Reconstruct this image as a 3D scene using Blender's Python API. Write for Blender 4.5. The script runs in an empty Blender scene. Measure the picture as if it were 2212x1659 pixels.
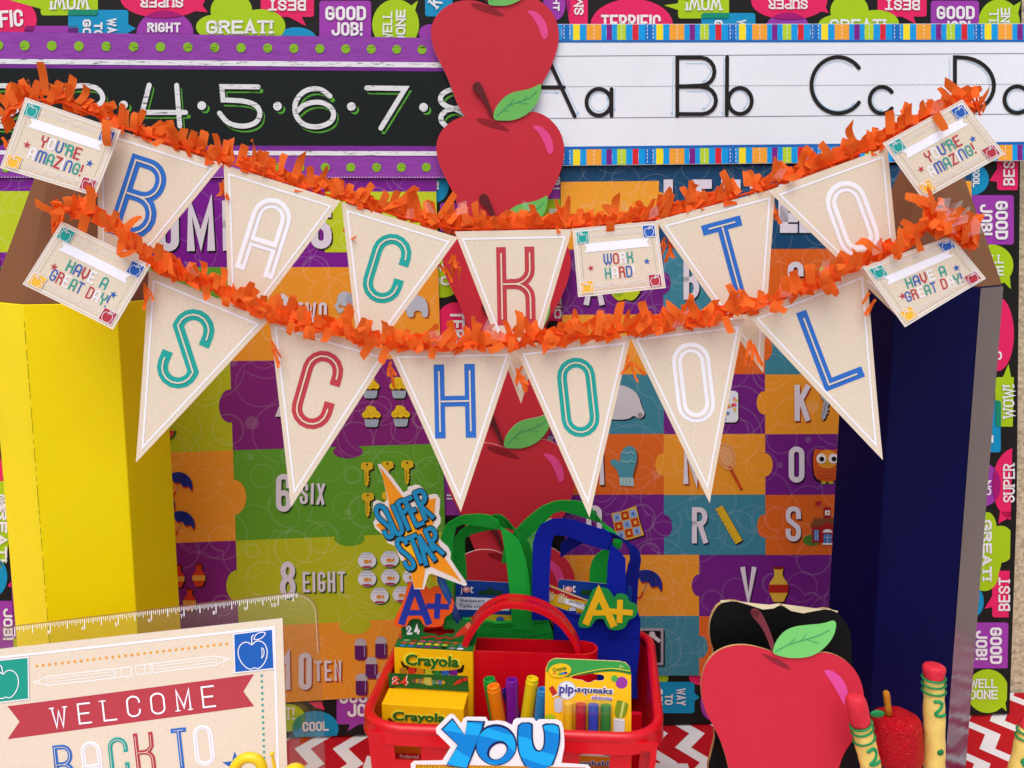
import bpy, math, random
from mathutils import Vector, Matrix
from mathutils.geometry import tessellate_polygon
R = math.radians; PI = math.pi
random.seed(7)
sc = bpy.context.scene; COL = sc.collection
# ---------------------------------------------------------------- camera
PITCH = R(8.5); FPX = 1990.0; CAMH = 0.54
cam_d = bpy.data.cameras.new('camera'); cam = bpy.data.objects.new('camera', cam_d); COL.objects.link(cam)
cam_d.sensor_width = 36; cam_d.lens = FPX/2212*36; cam_d.clip_start = 0.02; cam_d.clip_end = 60
cam.location = (0, 0, CAMH); cam.rotation_euler = (R(90)-PITCH, 0, 0)
sc.camera = cam
# ---------------------------------------------------------------- daylight, soft open shade
SUN_EL, SUN_AZ = R(60), R(16)
w = bpy.data.worlds.new('World'); sc.world = w; w.use_nodes = True
nt = w.node_tree; bg = nt.nodes['Background']
sky = nt.nodes.new('ShaderNodeTexSky'); sky.sky_type = 'NISHITA'; sky.sun_disc = False
sky.sun_elevation = SUN_EL; sky.sun_rotation = PI+SUN_AZ; sky.dust_density = 3.0; sky.ozone_density = 0.6
nt.links.new(sky.outputs[0], bg.inputs[0]); bg.inputs[1].default_value = 0.15
sl = bpy.data.lights.new('sun', 'SUN'); sun = bpy.data.objects.new('sun', sl); COL.objects.link(sun)
sl.energy = 1.15; sl.angle = R(62); sl.color = (1.0, 0.95, 0.9)
sun.rotation_euler = (Vector((-math.sin(SUN_AZ)*math.cos(SUN_EL), -math.cos(SUN_AZ)*math.cos(SUN_EL), math.sin(SUN_EL)))).to_track_quat('Z', 'Y').to_euler()
sc.view_settings.view_transform = 'Standard'; sc.view_settings.look = 'None'
sc.view_settings.exposure = 0.30; sc.view_settings.gamma = 1

# ---------------------------------------------------------------- geometry helpers
CAM = Vector((0, 0, CAMH)); FW = Vector((0, math.cos(PITCH), -math.sin(PITCH))); UP = Vector((0, math.sin(PITCH), math.cos(PITCH)))
def ray(x, y): return FW + Vector(((x-1106)/FPX, 0, 0)) - UP*((y-829.5)/FPX)
def at(x, y, Y): d = ray(x, y); return CAM + d*(Y/d.y)
class Plane:                                    # a real plane in the place; prints are laid out on it
    def __init__(s, p, n):
        s.p = Vector(p); s.n = Vector(n).normalized()
        if s.n.dot(CAM-s.p) < 0: s.n = -s.n
    def map(s, x, y, off=0.0):
        d = ray(x, y); t = (s.p-CAM).dot(s.n)/d.dot(s.n); return CAM + d*t + s.n*off
    def shift(s, o): return Plane(s.p+s.n*o, s.n)
def vplane(Y, lean=0.0, yaw=0.0, x0=0.0):       # upright plane at distance Y, lean: top goes back
    return Plane((x0, Y, 0.2), (math.sin(R(yaw)), -math.cos(R(lean)), math.sin(R(lean))))
def plane3(a, b, c): return Plane(a, (b-a).cross(c-a))
def T(x0, y0, w_):                              # measuring window: turns its coordinates into layout units
    k = w_/2212.0
    def f(*pts):
        r = [((x0+x*k)/1.47559, (y0+y*k)/1.47559) for x, y in pts]
        return r if len(r) > 1 else r[0]
    f.k = k/1.47559; f.o = (x0/1.47559, y0/1.47559)
    return f
Z = [None]+[T(1088*c, 816*r, 1088) for r in range(3) for c in range(3)]

# ---------------------------------------------------------------- materials
MATS = {}
def lin(h):
    v = [int(h[i:i+2], 16)/255 for i in (0, 2, 4)]
    return tuple(c/12.92 if c <= .04045 else ((c+.055)/1.055)**2.4 for c in v)+(1,)
def mat(col, kind='paper'):
    key = kind+col
    if key in MATS: return MATS[key]
    m = bpy.data.materials.new(kind+'_'+col); m.use_nodes = True; t = m.node_tree; N = t.nodes; L = t.links
    b = N['Principled BSDF']; c = lin(col); b.inputs['Base Color'].default_value = c
    def node(k, **kw):
        n = N.new(k)
        for a, v in kw.items(): setattr(n, a, v)
        return n
    tc = node('ShaderNodeTexCoord').outputs['Object']
    def noise(scale, detail=3, vec=tc, rough=.5):
        n = node('ShaderNodeTexNoise'); n.inputs['Scale'].default_value = scale; n.inputs['Detail'].default_value = detail
        n.inputs['Roughness'].default_value = rough; L.new(vec, n.inputs['Vector']); return n.outputs[0]
    def ramp(fac, stops):
        n = node('ShaderNodeValToRGB'); L.new(fac, n.inputs[0]); e = n.color_ramp.elements
        while len(e) < len(stops): e.new(.5)
        for i, (p_, v) in enumerate(stops): e[i].position = p_; e[i].color = (v, v, v, 1) if not isinstance(v, tuple) else v
        return n.outputs[0]
    def mix(f, a_, b_, bt='MIX'):
        n = node('ShaderNodeMix', data_type='RGBA', blend_type=bt)
        for s_, v in ((0, f), (6, a_), (7, b_)):
            if hasattr(v, 'is_linked'): L.new(v, n.inputs[s_])
            else: n.inputs[s_].default_value = v
        return n.outputs[2]
    def bump(h, st, dist=.001):
        n = node('ShaderNodeBump'); n.inputs['Strength'].default_value = st; n.inputs['Distance'].default_value = dist
        L.new(h, n.inputs['Height']); L.new(n.outputs[0], b.inputs['Normal'])
    def mapping(sc_, rot=(0, 0, 0), loc=(0, 0, 0)):
        n = node('ShaderNodeMapping'); n.inputs['Scale'].default_value = sc_; n.inputs['Rotation'].default_value = rot
        n.inputs['Location'].default_value = loc; L.new(tc, n.inputs[0]); return n.outputs[0]
    b.inputs['Roughness'].default_value = .55; b.inputs['Specular IOR Level'].default_value = .18
    grain = ramp(noise(900, 2), [(.3, .965), (.7, 1.03)]); base = mix(1.0, c, grain, 'MULTIPLY')
    if kind == 'paper':
        wv = ramp(noise(14, 2), [(.3, .97), (.7, 1.03)]); base = mix(1.0, base, wv, 'MULTIPLY')
        bump(noise(30, 2), .12, .004)
    elif kind in ('kraft',):
        fl = ramp(noise(900, 3), [(.34, .97), (.5, 1.0), (.7, 1.02)]); base = mix(1.0, base, fl, 'MULTIPLY'); bump(noise(700, 3), .15)
    elif kind == 'swirl':                       # printed rings on the puzzle pieces
        for k, (s_, r_) in enumerate(((13, .36), (13, .47), (17, .42), (21, .33), (10, .44), (15, .28))):
            v = node('ShaderNodeTexVoronoi'); v.inputs['Scale'].default_value = 1.0
            L.new(mapping((s_, s_*.02, s_), loc=(k*3.7, k, k*1.3)), v.inputs['Vector'])
            m_ = node('ShaderNodeMath', operation='COMPARE'); L.new(v.outputs['Distance'], m_.inputs[0])
            m_.inputs[1].default_value = r_; m_.inputs[2].default_value = s_*.0005
            m2 = node('ShaderNodeMath', operation='MULTIPLY'); L.new(m_.outputs[0], m2.inputs[0]); m2.inputs[1].default_value = .055
            base = mix(m2.outputs[0], base, (1, 1, .9, 1))
        b.inputs['Roughness'].default_value = .4
    elif kind == 'chalk':
        s_ = ramp(noise(1, 4, mapping((90, 90, 700), (0, R(40), 0)), .7), [(.36, .18), (.44, 1.0)]); base = mix(1.0, base, s_, 'MULTIPLY')
    elif kind == 'board':
        s_ = ramp(noise(1, 4, mapping((60, 60, 800), (0, R(35), 0)), .6), [(.3, .72), (.5, 1.0), (.7, 1.12)]); base = mix(1.0, base, s_, 'MULTIPLY')
        b.inputs['Roughness'].default_value = .4
    elif kind == 'plastic':
        b.inputs['Roughness'].default_value = .3; b.inputs['Specular IOR Level'].default_value = .5; bump(noise(500, 3), .12, .0006)
        if 'Subsurface Weight' in b.inputs: b.inputs['Subsurface Weight'].default_value = .0
    elif kind == 'gloss':
        b.inputs['Roughness'].default_value = .22; b.inputs['Specular IOR Level'].default_value = .5; bump(noise(9, 2), .25, .004)
        base = mix(1.0, base, ramp(noise(1, 3, mapping((40, 40, 3))), [(.3, .92), (.7, 1.08)]), 'MULTIPLY')
    elif kind == 'card':
        b.inputs['Roughness'].default_value = .42; bump(noise(12, 3), .3, .004)
        base = mix(1.0, base, ramp(noise(7, 3), [(.3, .95), (.7, 1.04)]), 'MULTIPLY')
    elif kind == 'fabric':                      # spun cloth with a fine dot grid
        v = node('ShaderNodeTexWave', wave_type='BANDS', bands_direction='DIAGONAL'); v.inputs['Scale'].default_value = 240
        L.new(mapping((1, .3, 1)), v.inputs['Vector']); v2 = node('ShaderNodeTexWave', wave_type='BANDS', bands_direction='DIAGONAL')
        v2.inputs['Scale'].default_value = 240; L.new(mapping((-1, .3, 1)), v2.inputs['Vector'])
        wv = mix(1.0, v.outputs[0], v2.outputs[0], 'MULTIPLY'); base = mix(1.0, base, ramp(wv, [(0, .86), (.8, 1.12)]), 'MULTIPLY')
        b.inputs['Roughness'].default_value = .85; bump(wv, .3, .0005)
    elif kind == 'tissue':
        oi = node('ShaderNodeObjectInfo'); base = mix(1.0, base, ramp(oi.outputs['Random'], [(0, .88), (1, 1.12)]), 'MULTIPLY')
        b.inputs['Roughness'].default_value = .6; bump(noise(260, 3), .5, .001)
        tr = node('ShaderNodeBsdfTranslucent'); L.new(base, tr.inputs[0]); ms = node('ShaderNodeMixShader'); ms.inputs[0].default_value = .35
        L.new(b.outputs[0], ms.inputs[1]); L.new(tr.outputs[0], ms.inputs[2]); L.new(ms.outputs[0], N['Material Output'].inputs[0])
    elif kind == 'candy':
        base = mix(1.0, base, ramp(noise(90, 3), [(.3, .93), (.7, 1.06)]), 'MULTIPLY'); b.inputs['Roughness'].default_value = .38
        bump(noise(110, 3), .35, .003)
        if 'Subsurface Weight' in b.inputs: b.inputs['Subsurface Weight'].default_value = .08; b.inputs['Subsurface Radius'].default_value = (.003, .002, .001)
    elif kind == 'sugar':
        v = node('ShaderNodeTexVoronoi'); v.inputs['Scale'].default_value = 900; L.new(tc, v.inputs['Vector'])
        base = mix(1.0, base, ramp(noise(600, 2), [(.35, .8), (.65, 1.15)]), 'MULTIPLY'); bump(v.outputs[0], 1.0, .0012); b.inputs['Roughness'].default_value = .35
        sp = ramp(noise(520, 1), [(.71, 0.0), (.76, .8)]); base = mix(sp, base, lin('f27a7a'))
    elif kind == 'wood':
        base = mix(1.0, base, ramp(noise(1, 4, mapping((12, 60, 240))), [(.3, .8), (.7, 1.12)]), 'MULTIPLY')
    elif kind == 'stucco':
        base = mix(1.0, base, ramp(noise(220, 5), [(.35, .68), (.55, 1.05)]), 'MULTIPLY'); bump(noise(160, 5), .8, .004); b.inputs['Roughness'].default_value = .9
    elif kind == 'chevron':
        sp = node('ShaderNodeSeparateXYZ'); L.new(tc, sp.inputs[0])
        def M(op, a_, b_=0.0, c_=0.0):
            n = node('ShaderNodeMath', operation=op)
            for i, v in enumerate((a_, b_, c_)):
                if hasattr(v, 'is_linked'): L.new(v, n.inputs[i])
                else: n.inputs[i].default_value = v
            return n.outputs[0]
        z_ = M('PINGPONG', M('ADD', sp.outputs[1], .009), .0295); x_ = M('SUBTRACT', sp.outputs[0], M('MULTIPLY', z_, .72))
        fr = M('FRACT', M('DIVIDE', M('ADD', x_, 4.0137), .0415)); st = M('LESS_THAN', fr, .42)
        base = mix(st, mix(1.0, lin('b80f1c'), grain, 'MULTIPLY'), mix(1.0, lin('e6e2e2'), grain, 'MULTIPLY'))
        b.inputs['Roughness'].default_value = .7; bump(noise(1, 2, mapping((9, 9, 9))), .4, .02)
    elif kind == 'acrylic':
        b.inputs['Base Color'].default_value = (1, 1, 1, 1)
        tr = node('ShaderNodeBsdfTransparent'); tr.inputs[0].default_value = (.97, .97, .95, 1)
        gl = node('ShaderNodeBsdfGlossy'); gl.inputs['Roughness'].default_value = .05; fz = node('ShaderNodeFresnel'); fz.inputs[0].default_value = 1.45
        f2 = M2 = node('ShaderNodeMath', operation='ADD'); L.new(fz.outputs[0], f2.inputs[0]); f2.inputs[1].default_value = .05
        ms = node('ShaderNodeMixShader'); L.new(f2.outputs[0], ms.inputs[0]); L.new(tr.outputs[0], ms.inputs[1]); L.new(gl.outputs[0], ms.inputs[2])
        L.new(ms.outputs[0], N['Material Output'].inputs[0]); MATS[key] = m; return m
    elif kind == 'lacquer':
        b.inputs['Roughness'].default_value = .16; b.inputs['IOR'].default_value = 1.7; b.inputs['Specular IOR Level'].default_value = .8; bump(noise(1, 2, mapping((6, 6, 30))), .3, .003)
    elif kind == 'matte':
        b.inputs['Specular IOR Level'].default_value = .12; b.inputs['Roughness'].default_value = .5; bump(noise(12, 3), .3, .004)
    elif kind == 'edge':
        b.inputs['Alpha'].default_value = .45; b.inputs['Roughness'].default_value = .15
    elif kind == 'film':
        b.inputs['Alpha'].default_value = .12; b.inputs['Roughness'].default_value = .12; b.inputs['Specular IOR Level'].default_value = .6
    elif kind == 'wave':                        # two tone printed letters, light waves
        wv = node('ShaderNodeTexWave', bands_direction='DIAGONAL'); wv.inputs['Scale'].default_value = 16; wv.inputs['Distortion'].default_value = 3.2
        wv.inputs['Detail Scale'].default_value = 1.6; wv.inputs['Detail'].default_value = 1; L.new(mapping((.55, 0, 1.5)), wv.inputs['Vector'])
        s_ = ramp(wv.outputs[1], [(.60, 0.0), (.62, 1.0)]); base = mix(s_, base, lin('18aef0'))
    L.new(base, b.inputs['Base Color'])
    MATS[key] = m; return m

# ---------------------------------------------------------------- objects
def props(o, label=None, cat=None, group=None, kind=None):
    for k, v in (('label', label), ('category', cat), ('group', group), ('kind', kind)):
        if v: o[k] = v
    return o
def thing(name, loc, label, cat, group=None):
    o = bpy.data.objects.new(name, None); o.empty_display_size = .02; COL.objects.link(o); o.location = loc
    return props(o, label, cat, group)
def root_loc(o):
    v = Vector((0, 0, 0))
    while o: v += o.location; o = o.parent
    return v
class B:
    def __init__(s, plane=None, col='ffffff', kind='paper'):
        s.pl = plane; s.v = []; s.f = []; s.mi = []; s.mats = []; s.n = 0; s.c(col, kind)
    def c(s, col, kind='paper'):
        m = mat(col, kind)
        if m not in s.mats: s.mats.append(m)
        s.cur = s.mats.index(m); return s
    def raw(s, vs, fs):
        o = len(s.v); s.v += [Vector(v) for v in vs]
        for f in fs: s.f.append([o+i for i in f]); s.mi.append(s.cur)
        return s
    def _off(s, layer): s.n += 1; return layer*.0003+(s.n % 9)*.00003
    def poly(s, pts, layer=1, holes=()):
        off = s._off(layer); loops = [[Vector((x, y, 0)) for x, y in l] for l in [pts]+list(holes)]
        flat = [q for l in loops for q in l]
        return s.raw([s.pl.map(q.x, q.y, off) for q in flat], tessellate_polygon(loops))
    def slab(s, pts, t, layer=0, edge=None, holes=()):      # a cut-out of real thickness t
        off = s._off(layer); loops = [list(pts)]+[list(h) for h in holes]
        s.poly(pts, layer, holes); cur = s.cur
        flat = [q for l in loops for q in l]
        tris = tessellate_polygon([[Vector((x, y, 0)) for x, y in l] for l in loops])
        F = [s.pl.map(x, y, off) for x, y in flat]; K = [v-s.pl.n*t for v in F]
        if edge: s.c(*edge)
        s.raw(K, [tuple(reversed(q)) for q in tris]); o = 0
        for l in loops:
            n = len(l); s.raw(F[o:o+n]+K[o:o+n], [(i, (i+1) % n, n+(i+1) % n, n+i) for i in range(n)]); o += n
        s.cur = cur; return s
    def line(s, pts, w_, layer=1, closed=False, ext=0.0):
        P = [Vector(q) for q in pts]; Q = [P[0]]
        for q in P[1:]:
            if (q-Q[-1]).length > 1e-4: Q.append(q)
        P = Q
        if closed and (P[0]-P[-1]).length < 1e-4: P.pop()
        n = len(P)
        if n < 2: return s
        if ext and not closed:
            P[0] = P[0]-(P[1]-P[0]).normalized()*ext; P[-1] = P[-1]+(P[-1]-P[-2]).normalized()*ext
        Lp, Rp = [], []
        for i in range(n):
            a = P[(i-1) % n] if (closed or i > 0) else None; b = P[(i+1) % n] if (closed or i < n-1) else None
            d1 = (P[i]-a).normalized() if a is not None else None; d2 = (b-P[i]).normalized() if b is not None else None
            if d1 is None: d1 = d2
            if d2 is None: d2 = d1
            n1 = Vector((-d1.y, d1.x)); n2 = Vector((-d2.y, d2.x)); m_ = n1+n2
            if m_.length < .2: m_ = n1
            m_.normalize(); k = w_/2/max(.35, m_.dot(n1)); Lp.append(P[i]+m_*k); Rp.append(P[i]-m_*k)
        off = s._off(layer); vs = [s.pl.map(q.x, q.y, off) for q in Lp+Rp]
        return s.raw(vs, [(i, (i+1) % n, n+(i+1) % n, n+i) for i in range(n if closed else n-1)])
    def ell(s, cx, cy, rx, ry=None, layer=1, rot=0, n=20, a0=0, a1=360):
        return s.poly(ell(cx, cy, rx, ry, rot, n, a0, a1), layer)
    def glyphs(s, text, cx, cy, cw, h, sw, rot=0, layer=1, style='', gap=None, inline=None, cols=None, slant=0, iw=.16):
        # stroke lettering; cw = width of one letter, h = height, sw = stroke, all in layout units
        gap = sw*1.7 if gap is None else gap; h_ = h-sw; w0 = cw-sw; items = []; x = 0
        for ch in text:
            if ch == ' ': x += cw*.7; items.append(None); continue
            wf = 1.5 if ch in 'MWmw' else (0.0 if ch in "I!'." else 1.0); ww = w0*wf
            items.append((ch, x, ww)); x += ww+sw+gap-sw*.7
        tot = x-(gap-sw*.7)-sw; ca, sa = math.cos(R(rot)), math.sin(R(rot)); k = 0
        for it in items:
            if not it: continue
            ch, x0, ww = it
            if cols: s.c(*cols[k % len(cols)])
            k += 1
            for st in glyph(ch, (ww if ww else w0)/h_, style):
                cl = st[0] == 'c'; pts = st[1:] if cl else st
                def mp(q):
                    X = x0+q[0]*(ww if ww else w0)-tot/2; Y = -(q[1]-.5)*h_; X -= Y*slant
                    return (cx+X*ca-Y*sa, cy+X*sa+Y*ca)
                if ww == 0: pts = [(0, q[1]) for q in pts]
                s.line([mp(q) for q in pts], sw, layer, cl, ext=0 if cl else sw/2)
                if inline:
                    cur = s.cur; s.c(*inline); s.line([mp(q) for q in pts], sw*iw, layer+2, cl, ext=0 if cl else (-.12*sw)); s.cur = cur
                if 'serif' in style and not cl:
                    for (q, p_) in ((pts[0], pts[1]), (pts[-1], pts[-2])):
                        if abs(q[0]-p_[0])*ww < abs(q[1]-p_[1])*h_*.6+1e-6 and (q[1] < .04 or q[1] > .96):
                            e = max(sw*1.05, cw*.26)/max(ww or w0, 1e-6); dy = 0
                            s.line([mp((q[0]-e, q[1]+dy)), mp((q[0]+e, q[1]+dy))], max(1.9, min(sw*.6, h*.11)), layer+.4)
        return s
    def font(s, text, cx, cy, w_, h, rot=0, layer=1, bold=0.0, shear=0.0):
        vs, fs = font_mesh(text, bold, shear); ca, sa = math.cos(R(rot)), math.sin(R(rot))
        off = s._off(layer); out = []
        for x, y in vs:
            X = (x-.5)*w_; Y = -(y-.5)*h; out.append(s.pl.map(cx+X*ca-Y*sa, cy+X*sa+Y*ca, off))
        return s.raw(out, fs)
    def tube(s, path, r, n=8, close=False):
        P = [Vector(q) for q in path]; m_ = len(P); rings = []
        up = None
        for i, q in enumerate(P):
            d = (P[(i+1) % m_] if (close or i < m_-1) else q)-(P[i-1] if (close or i > 0) else q); d.normalize()
            if up is None: up = d.orthogonal().normalized()
            up = (up-d*up.dot(d)).normalized(); sd = d.cross(up); rr = r[i] if isinstance(r, (list, tuple)) else r
            rings.append([q+(up*math.cos(2*PI*k/n)+sd*math.sin(2*PI*k/n))*rr for k in range(n)])
        vs = [v for g in rings for v in g]; fs = []
        for i in range(m_ if close else m_-1):
            j = (i+1) % m_
            fs += [(i*n+k, i*n+(k+1) % n, j*n+(k+1) % n, j*n+k) for k in range(n)]
        if not close: fs += [tuple(reversed(range(n))), tuple((m_-1)*n+k for k in range(n))]
        return s.raw(vs, fs)
    def prism(s, pts, z0, z1, cap=True):        # pts: xy list
        n = len(pts); vs = [(x, y, z0) for x, y in pts]+[(x, y, z1) for x, y in pts]
        fs = [(i, (i+1) % n, n+(i+1) % n, n+i) for i in range(n)]
        if cap: fs += [tuple(reversed(range(n))), tuple(range(n, 2*n))]
        return s.raw(vs, fs)
    def strip(s, A, Bp, thick=.0006, sub=1):    # cloth band between two edges
        n = len(A); mid = [(A[i]+Bp[i])/2 for i in range(n)]; nr = []
        for i in range(n):
            d = mid[min(i+1, n-1)]-mid[max(i-1, 0)]; nn = d.cross(Bp[i]-A[i])
            nr.append(nn.normalized() if nn.length > 1e-9 else Vector((0, -1, 0)))
        vs = [A[i]+nr[i]*thick for i in range(n)]+[Bp[i]+nr[i]*thick for i in range(n)]+[A[i]-nr[i]*thick for i in range(n)]+[Bp[i]-nr[i]*thick for i in range(n)]
        fs = []
        for i in range(n-1):
            fs += [(i, i+1, n+i+1, n+i), (2*n+i, 3*n+i, 3*n+i+1, 2*n+i+1), (i, 2*n+i, 2*n+i+1, i+1), (n+i, n+i+1, 3*n+i+1, 3*n+i)]
        fs += [(0, n, 3*n, 2*n), (n-1, 3*n-1, 4*n-1, 2*n-1)]
        return s.raw(vs, fs)
    def build(s, name, parent=None, label=None, cat=None, group=None, kind=None, smooth=False, bevel=0, origin=None, autosm=None):
        me = bpy.data.meshes.new(name); o0 = root_loc(parent) if parent else (Vector(origin) if origin is not None else Vector((0, 0, 0)))
        me.from_pydata([v-o0 for v in s.v], [], s.f)
        for m in s.mats: me.materials.append(m)
        me.polygons.foreach_set('material_index', s.mi); me.validate(); me.update()
        ob = bpy.data.objects.new(name, me); COL.objects.link(ob)
        if parent: ob.parent = parent
        else: ob.location = o0
        if smooth: me.shade_smooth()
        if autosm: me.shade_smooth(); me.set_sharp_from_angle(angle=R(autosm))
        if bevel:
            md = ob.modifiers.new('bevel', 'BEVEL'); md.width = bevel; md.segments = 2; md.limit_method = 'ANGLE'
        return props(ob, label, cat, group, kind)
def warp(root, pl, amp_c, amp_t, tip, width, height):
    # bend a printed card and everything on it as one sheet
    import bmesh
    o0 = root_loc(root); right = pl.n.cross(Vector((0, 0, 1))).normalized()*-1
    tipv = Vector(tip)
    for ob in root.children:
        bm = bmesh.new(); bm.from_mesh(ob.data)
        for _ in range(5):
            es = [e for e in bm.edges if e.calc_length() > .008]
            if not es: break
            bmesh.ops.subdivide_edges(bm, edges=es, cuts=1, use_grid_fill=False)
            bmesh.ops.triangulate(bm, faces=[f for f in bm.faces if len(f.verts) > 4])
        for v in bm.verts:
            q = v.co+o0-tipv; s_ = q.dot(right)/width; t_ = max(0, 1-q.z/height)
            v.co += pl.n*(amp_c*s_*s_*4+amp_t*t_*t_*t_+amp_c*.5*s_*t_)
        bm.to_mesh(ob.data); bm.free(); ob.data.update()
def ell(cx, cy, rx, ry=None, rot=0, n=20, a0=0, a1=360):
    ry = rx if ry is None else ry; ca, sa = math.cos(R(rot)), math.sin(R(rot)); out = []
    m_ = n if a1-a0 >= 360 else n+1
    for i in range(m_):
        a = R(a0+(a1-a0)*i/n); X, Y = rx*math.cos(a), ry*math.sin(a); out.append((cx+X*ca-Y*sa, cy+X*sa+Y*ca))
    return out
def rrect(x0, y0, x1, y1, r, n=5):
    out = []
    for cx, cy, a in ((x1-r, y0+r, -90), (x1-r, y1-r, 0), (x0+r, y1-r, 90), (x0+r, y0+r, 180)): out += ell(cx, cy, r, r, 0, n, a, a+90)
    return out
def smooth_loop(P, it=2, closed=True):
    P = [tuple(q) for q in P]
    for _ in range(it):
        Q = []; n = len(P)
        if not closed: Q.append(P[0])
        for i in range(n if closed else n-1):
            a, b = P[i], P[(i+1) % n]; Q += [(a[0]*.75+b[0]*.25, a[1]*.75+b[1]*.25), (a[0]*.25+b[0]*.75, a[1]*.25+b[1]*.75)]
        if not closed: Q.append(P[-1])
        P = Q
    return P
def rot_pts(P, cx, cy, a, k=1.0):
    ca, sa = math.cos(R(a))*k, math.sin(R(a))*k; return [(cx+x*ca-y*sa, cy+x*sa+y*ca) for x, y in P]
def clip(subj, clp):                            # convex overlap of two printed shapes
    def area(p_): return sum(p_[i-1][0]*p_[i][1]-p_[i][0]*p_[i-1][1] for i in range(len(p_)))
    if area(clp) < 0: clp = clp[::-1]
    out = list(subj)
    for i in range(len(clp)):
        a, b = clp[i-1], clp[i]; inp = out; out = []
        side = lambda q: (b[0]-a[0])*(q[1]-a[1])-(b[1]-a[1])*(q[0]-a[0])
        for j in range(len(inp)):
            p_, q = inp[j-1], inp[j]; sp_, sq = side(p_), side(q)
            if (sp_ >= 0) != (sq >= 0):
                t_ = sp_/(sp_-sq); out.append((p_[0]+(q[0]-p_[0])*t_, p_[1]+(q[1]-p_[1])*t_))
            if sq >= 0: out.append(q)
        if not out: return []
    return out
FONTC = {}
def font_mesh(text, bold, shear):
    k = (text, bold, shear)
    if k not in FONTC:
        c = bpy.data.curves.new('lettering', 'FONT'); c.body = text; c.offset = bold; c.shear = shear; c.resolution_u = 3
        o = bpy.data.objects.new('lettering', c); m_ = bpy.data.meshes.new_from_object(o)
        xs = [v.co.x for v in m_.vertices]; ys = [v.co.y for v in m_.vertices]
        x0, x1, y0, y1 = min(xs), max(xs), min(ys), max(ys)
        FONTC[k] = ([((v.co.x-x0)/(x1-x0), (v.co.y-y0)/(y1-y0)) for v in m_.vertices], [tuple(p_.vertices) for p_ in m_.polygons])
        bpy.data.objects.remove(o); bpy.data.curves.remove(c); bpy.data.meshes.remove(m_)
    return FONTC[k]
def arc(cx, cy, rx, ry, a0, a1, n=8): return [(cx+rx*math.cos(R(a0+(a1-a0)*i/n)), cy+ry*math.sin(R(a0+(a1-a0)*i/n))) for i in range(n+1)]
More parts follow.
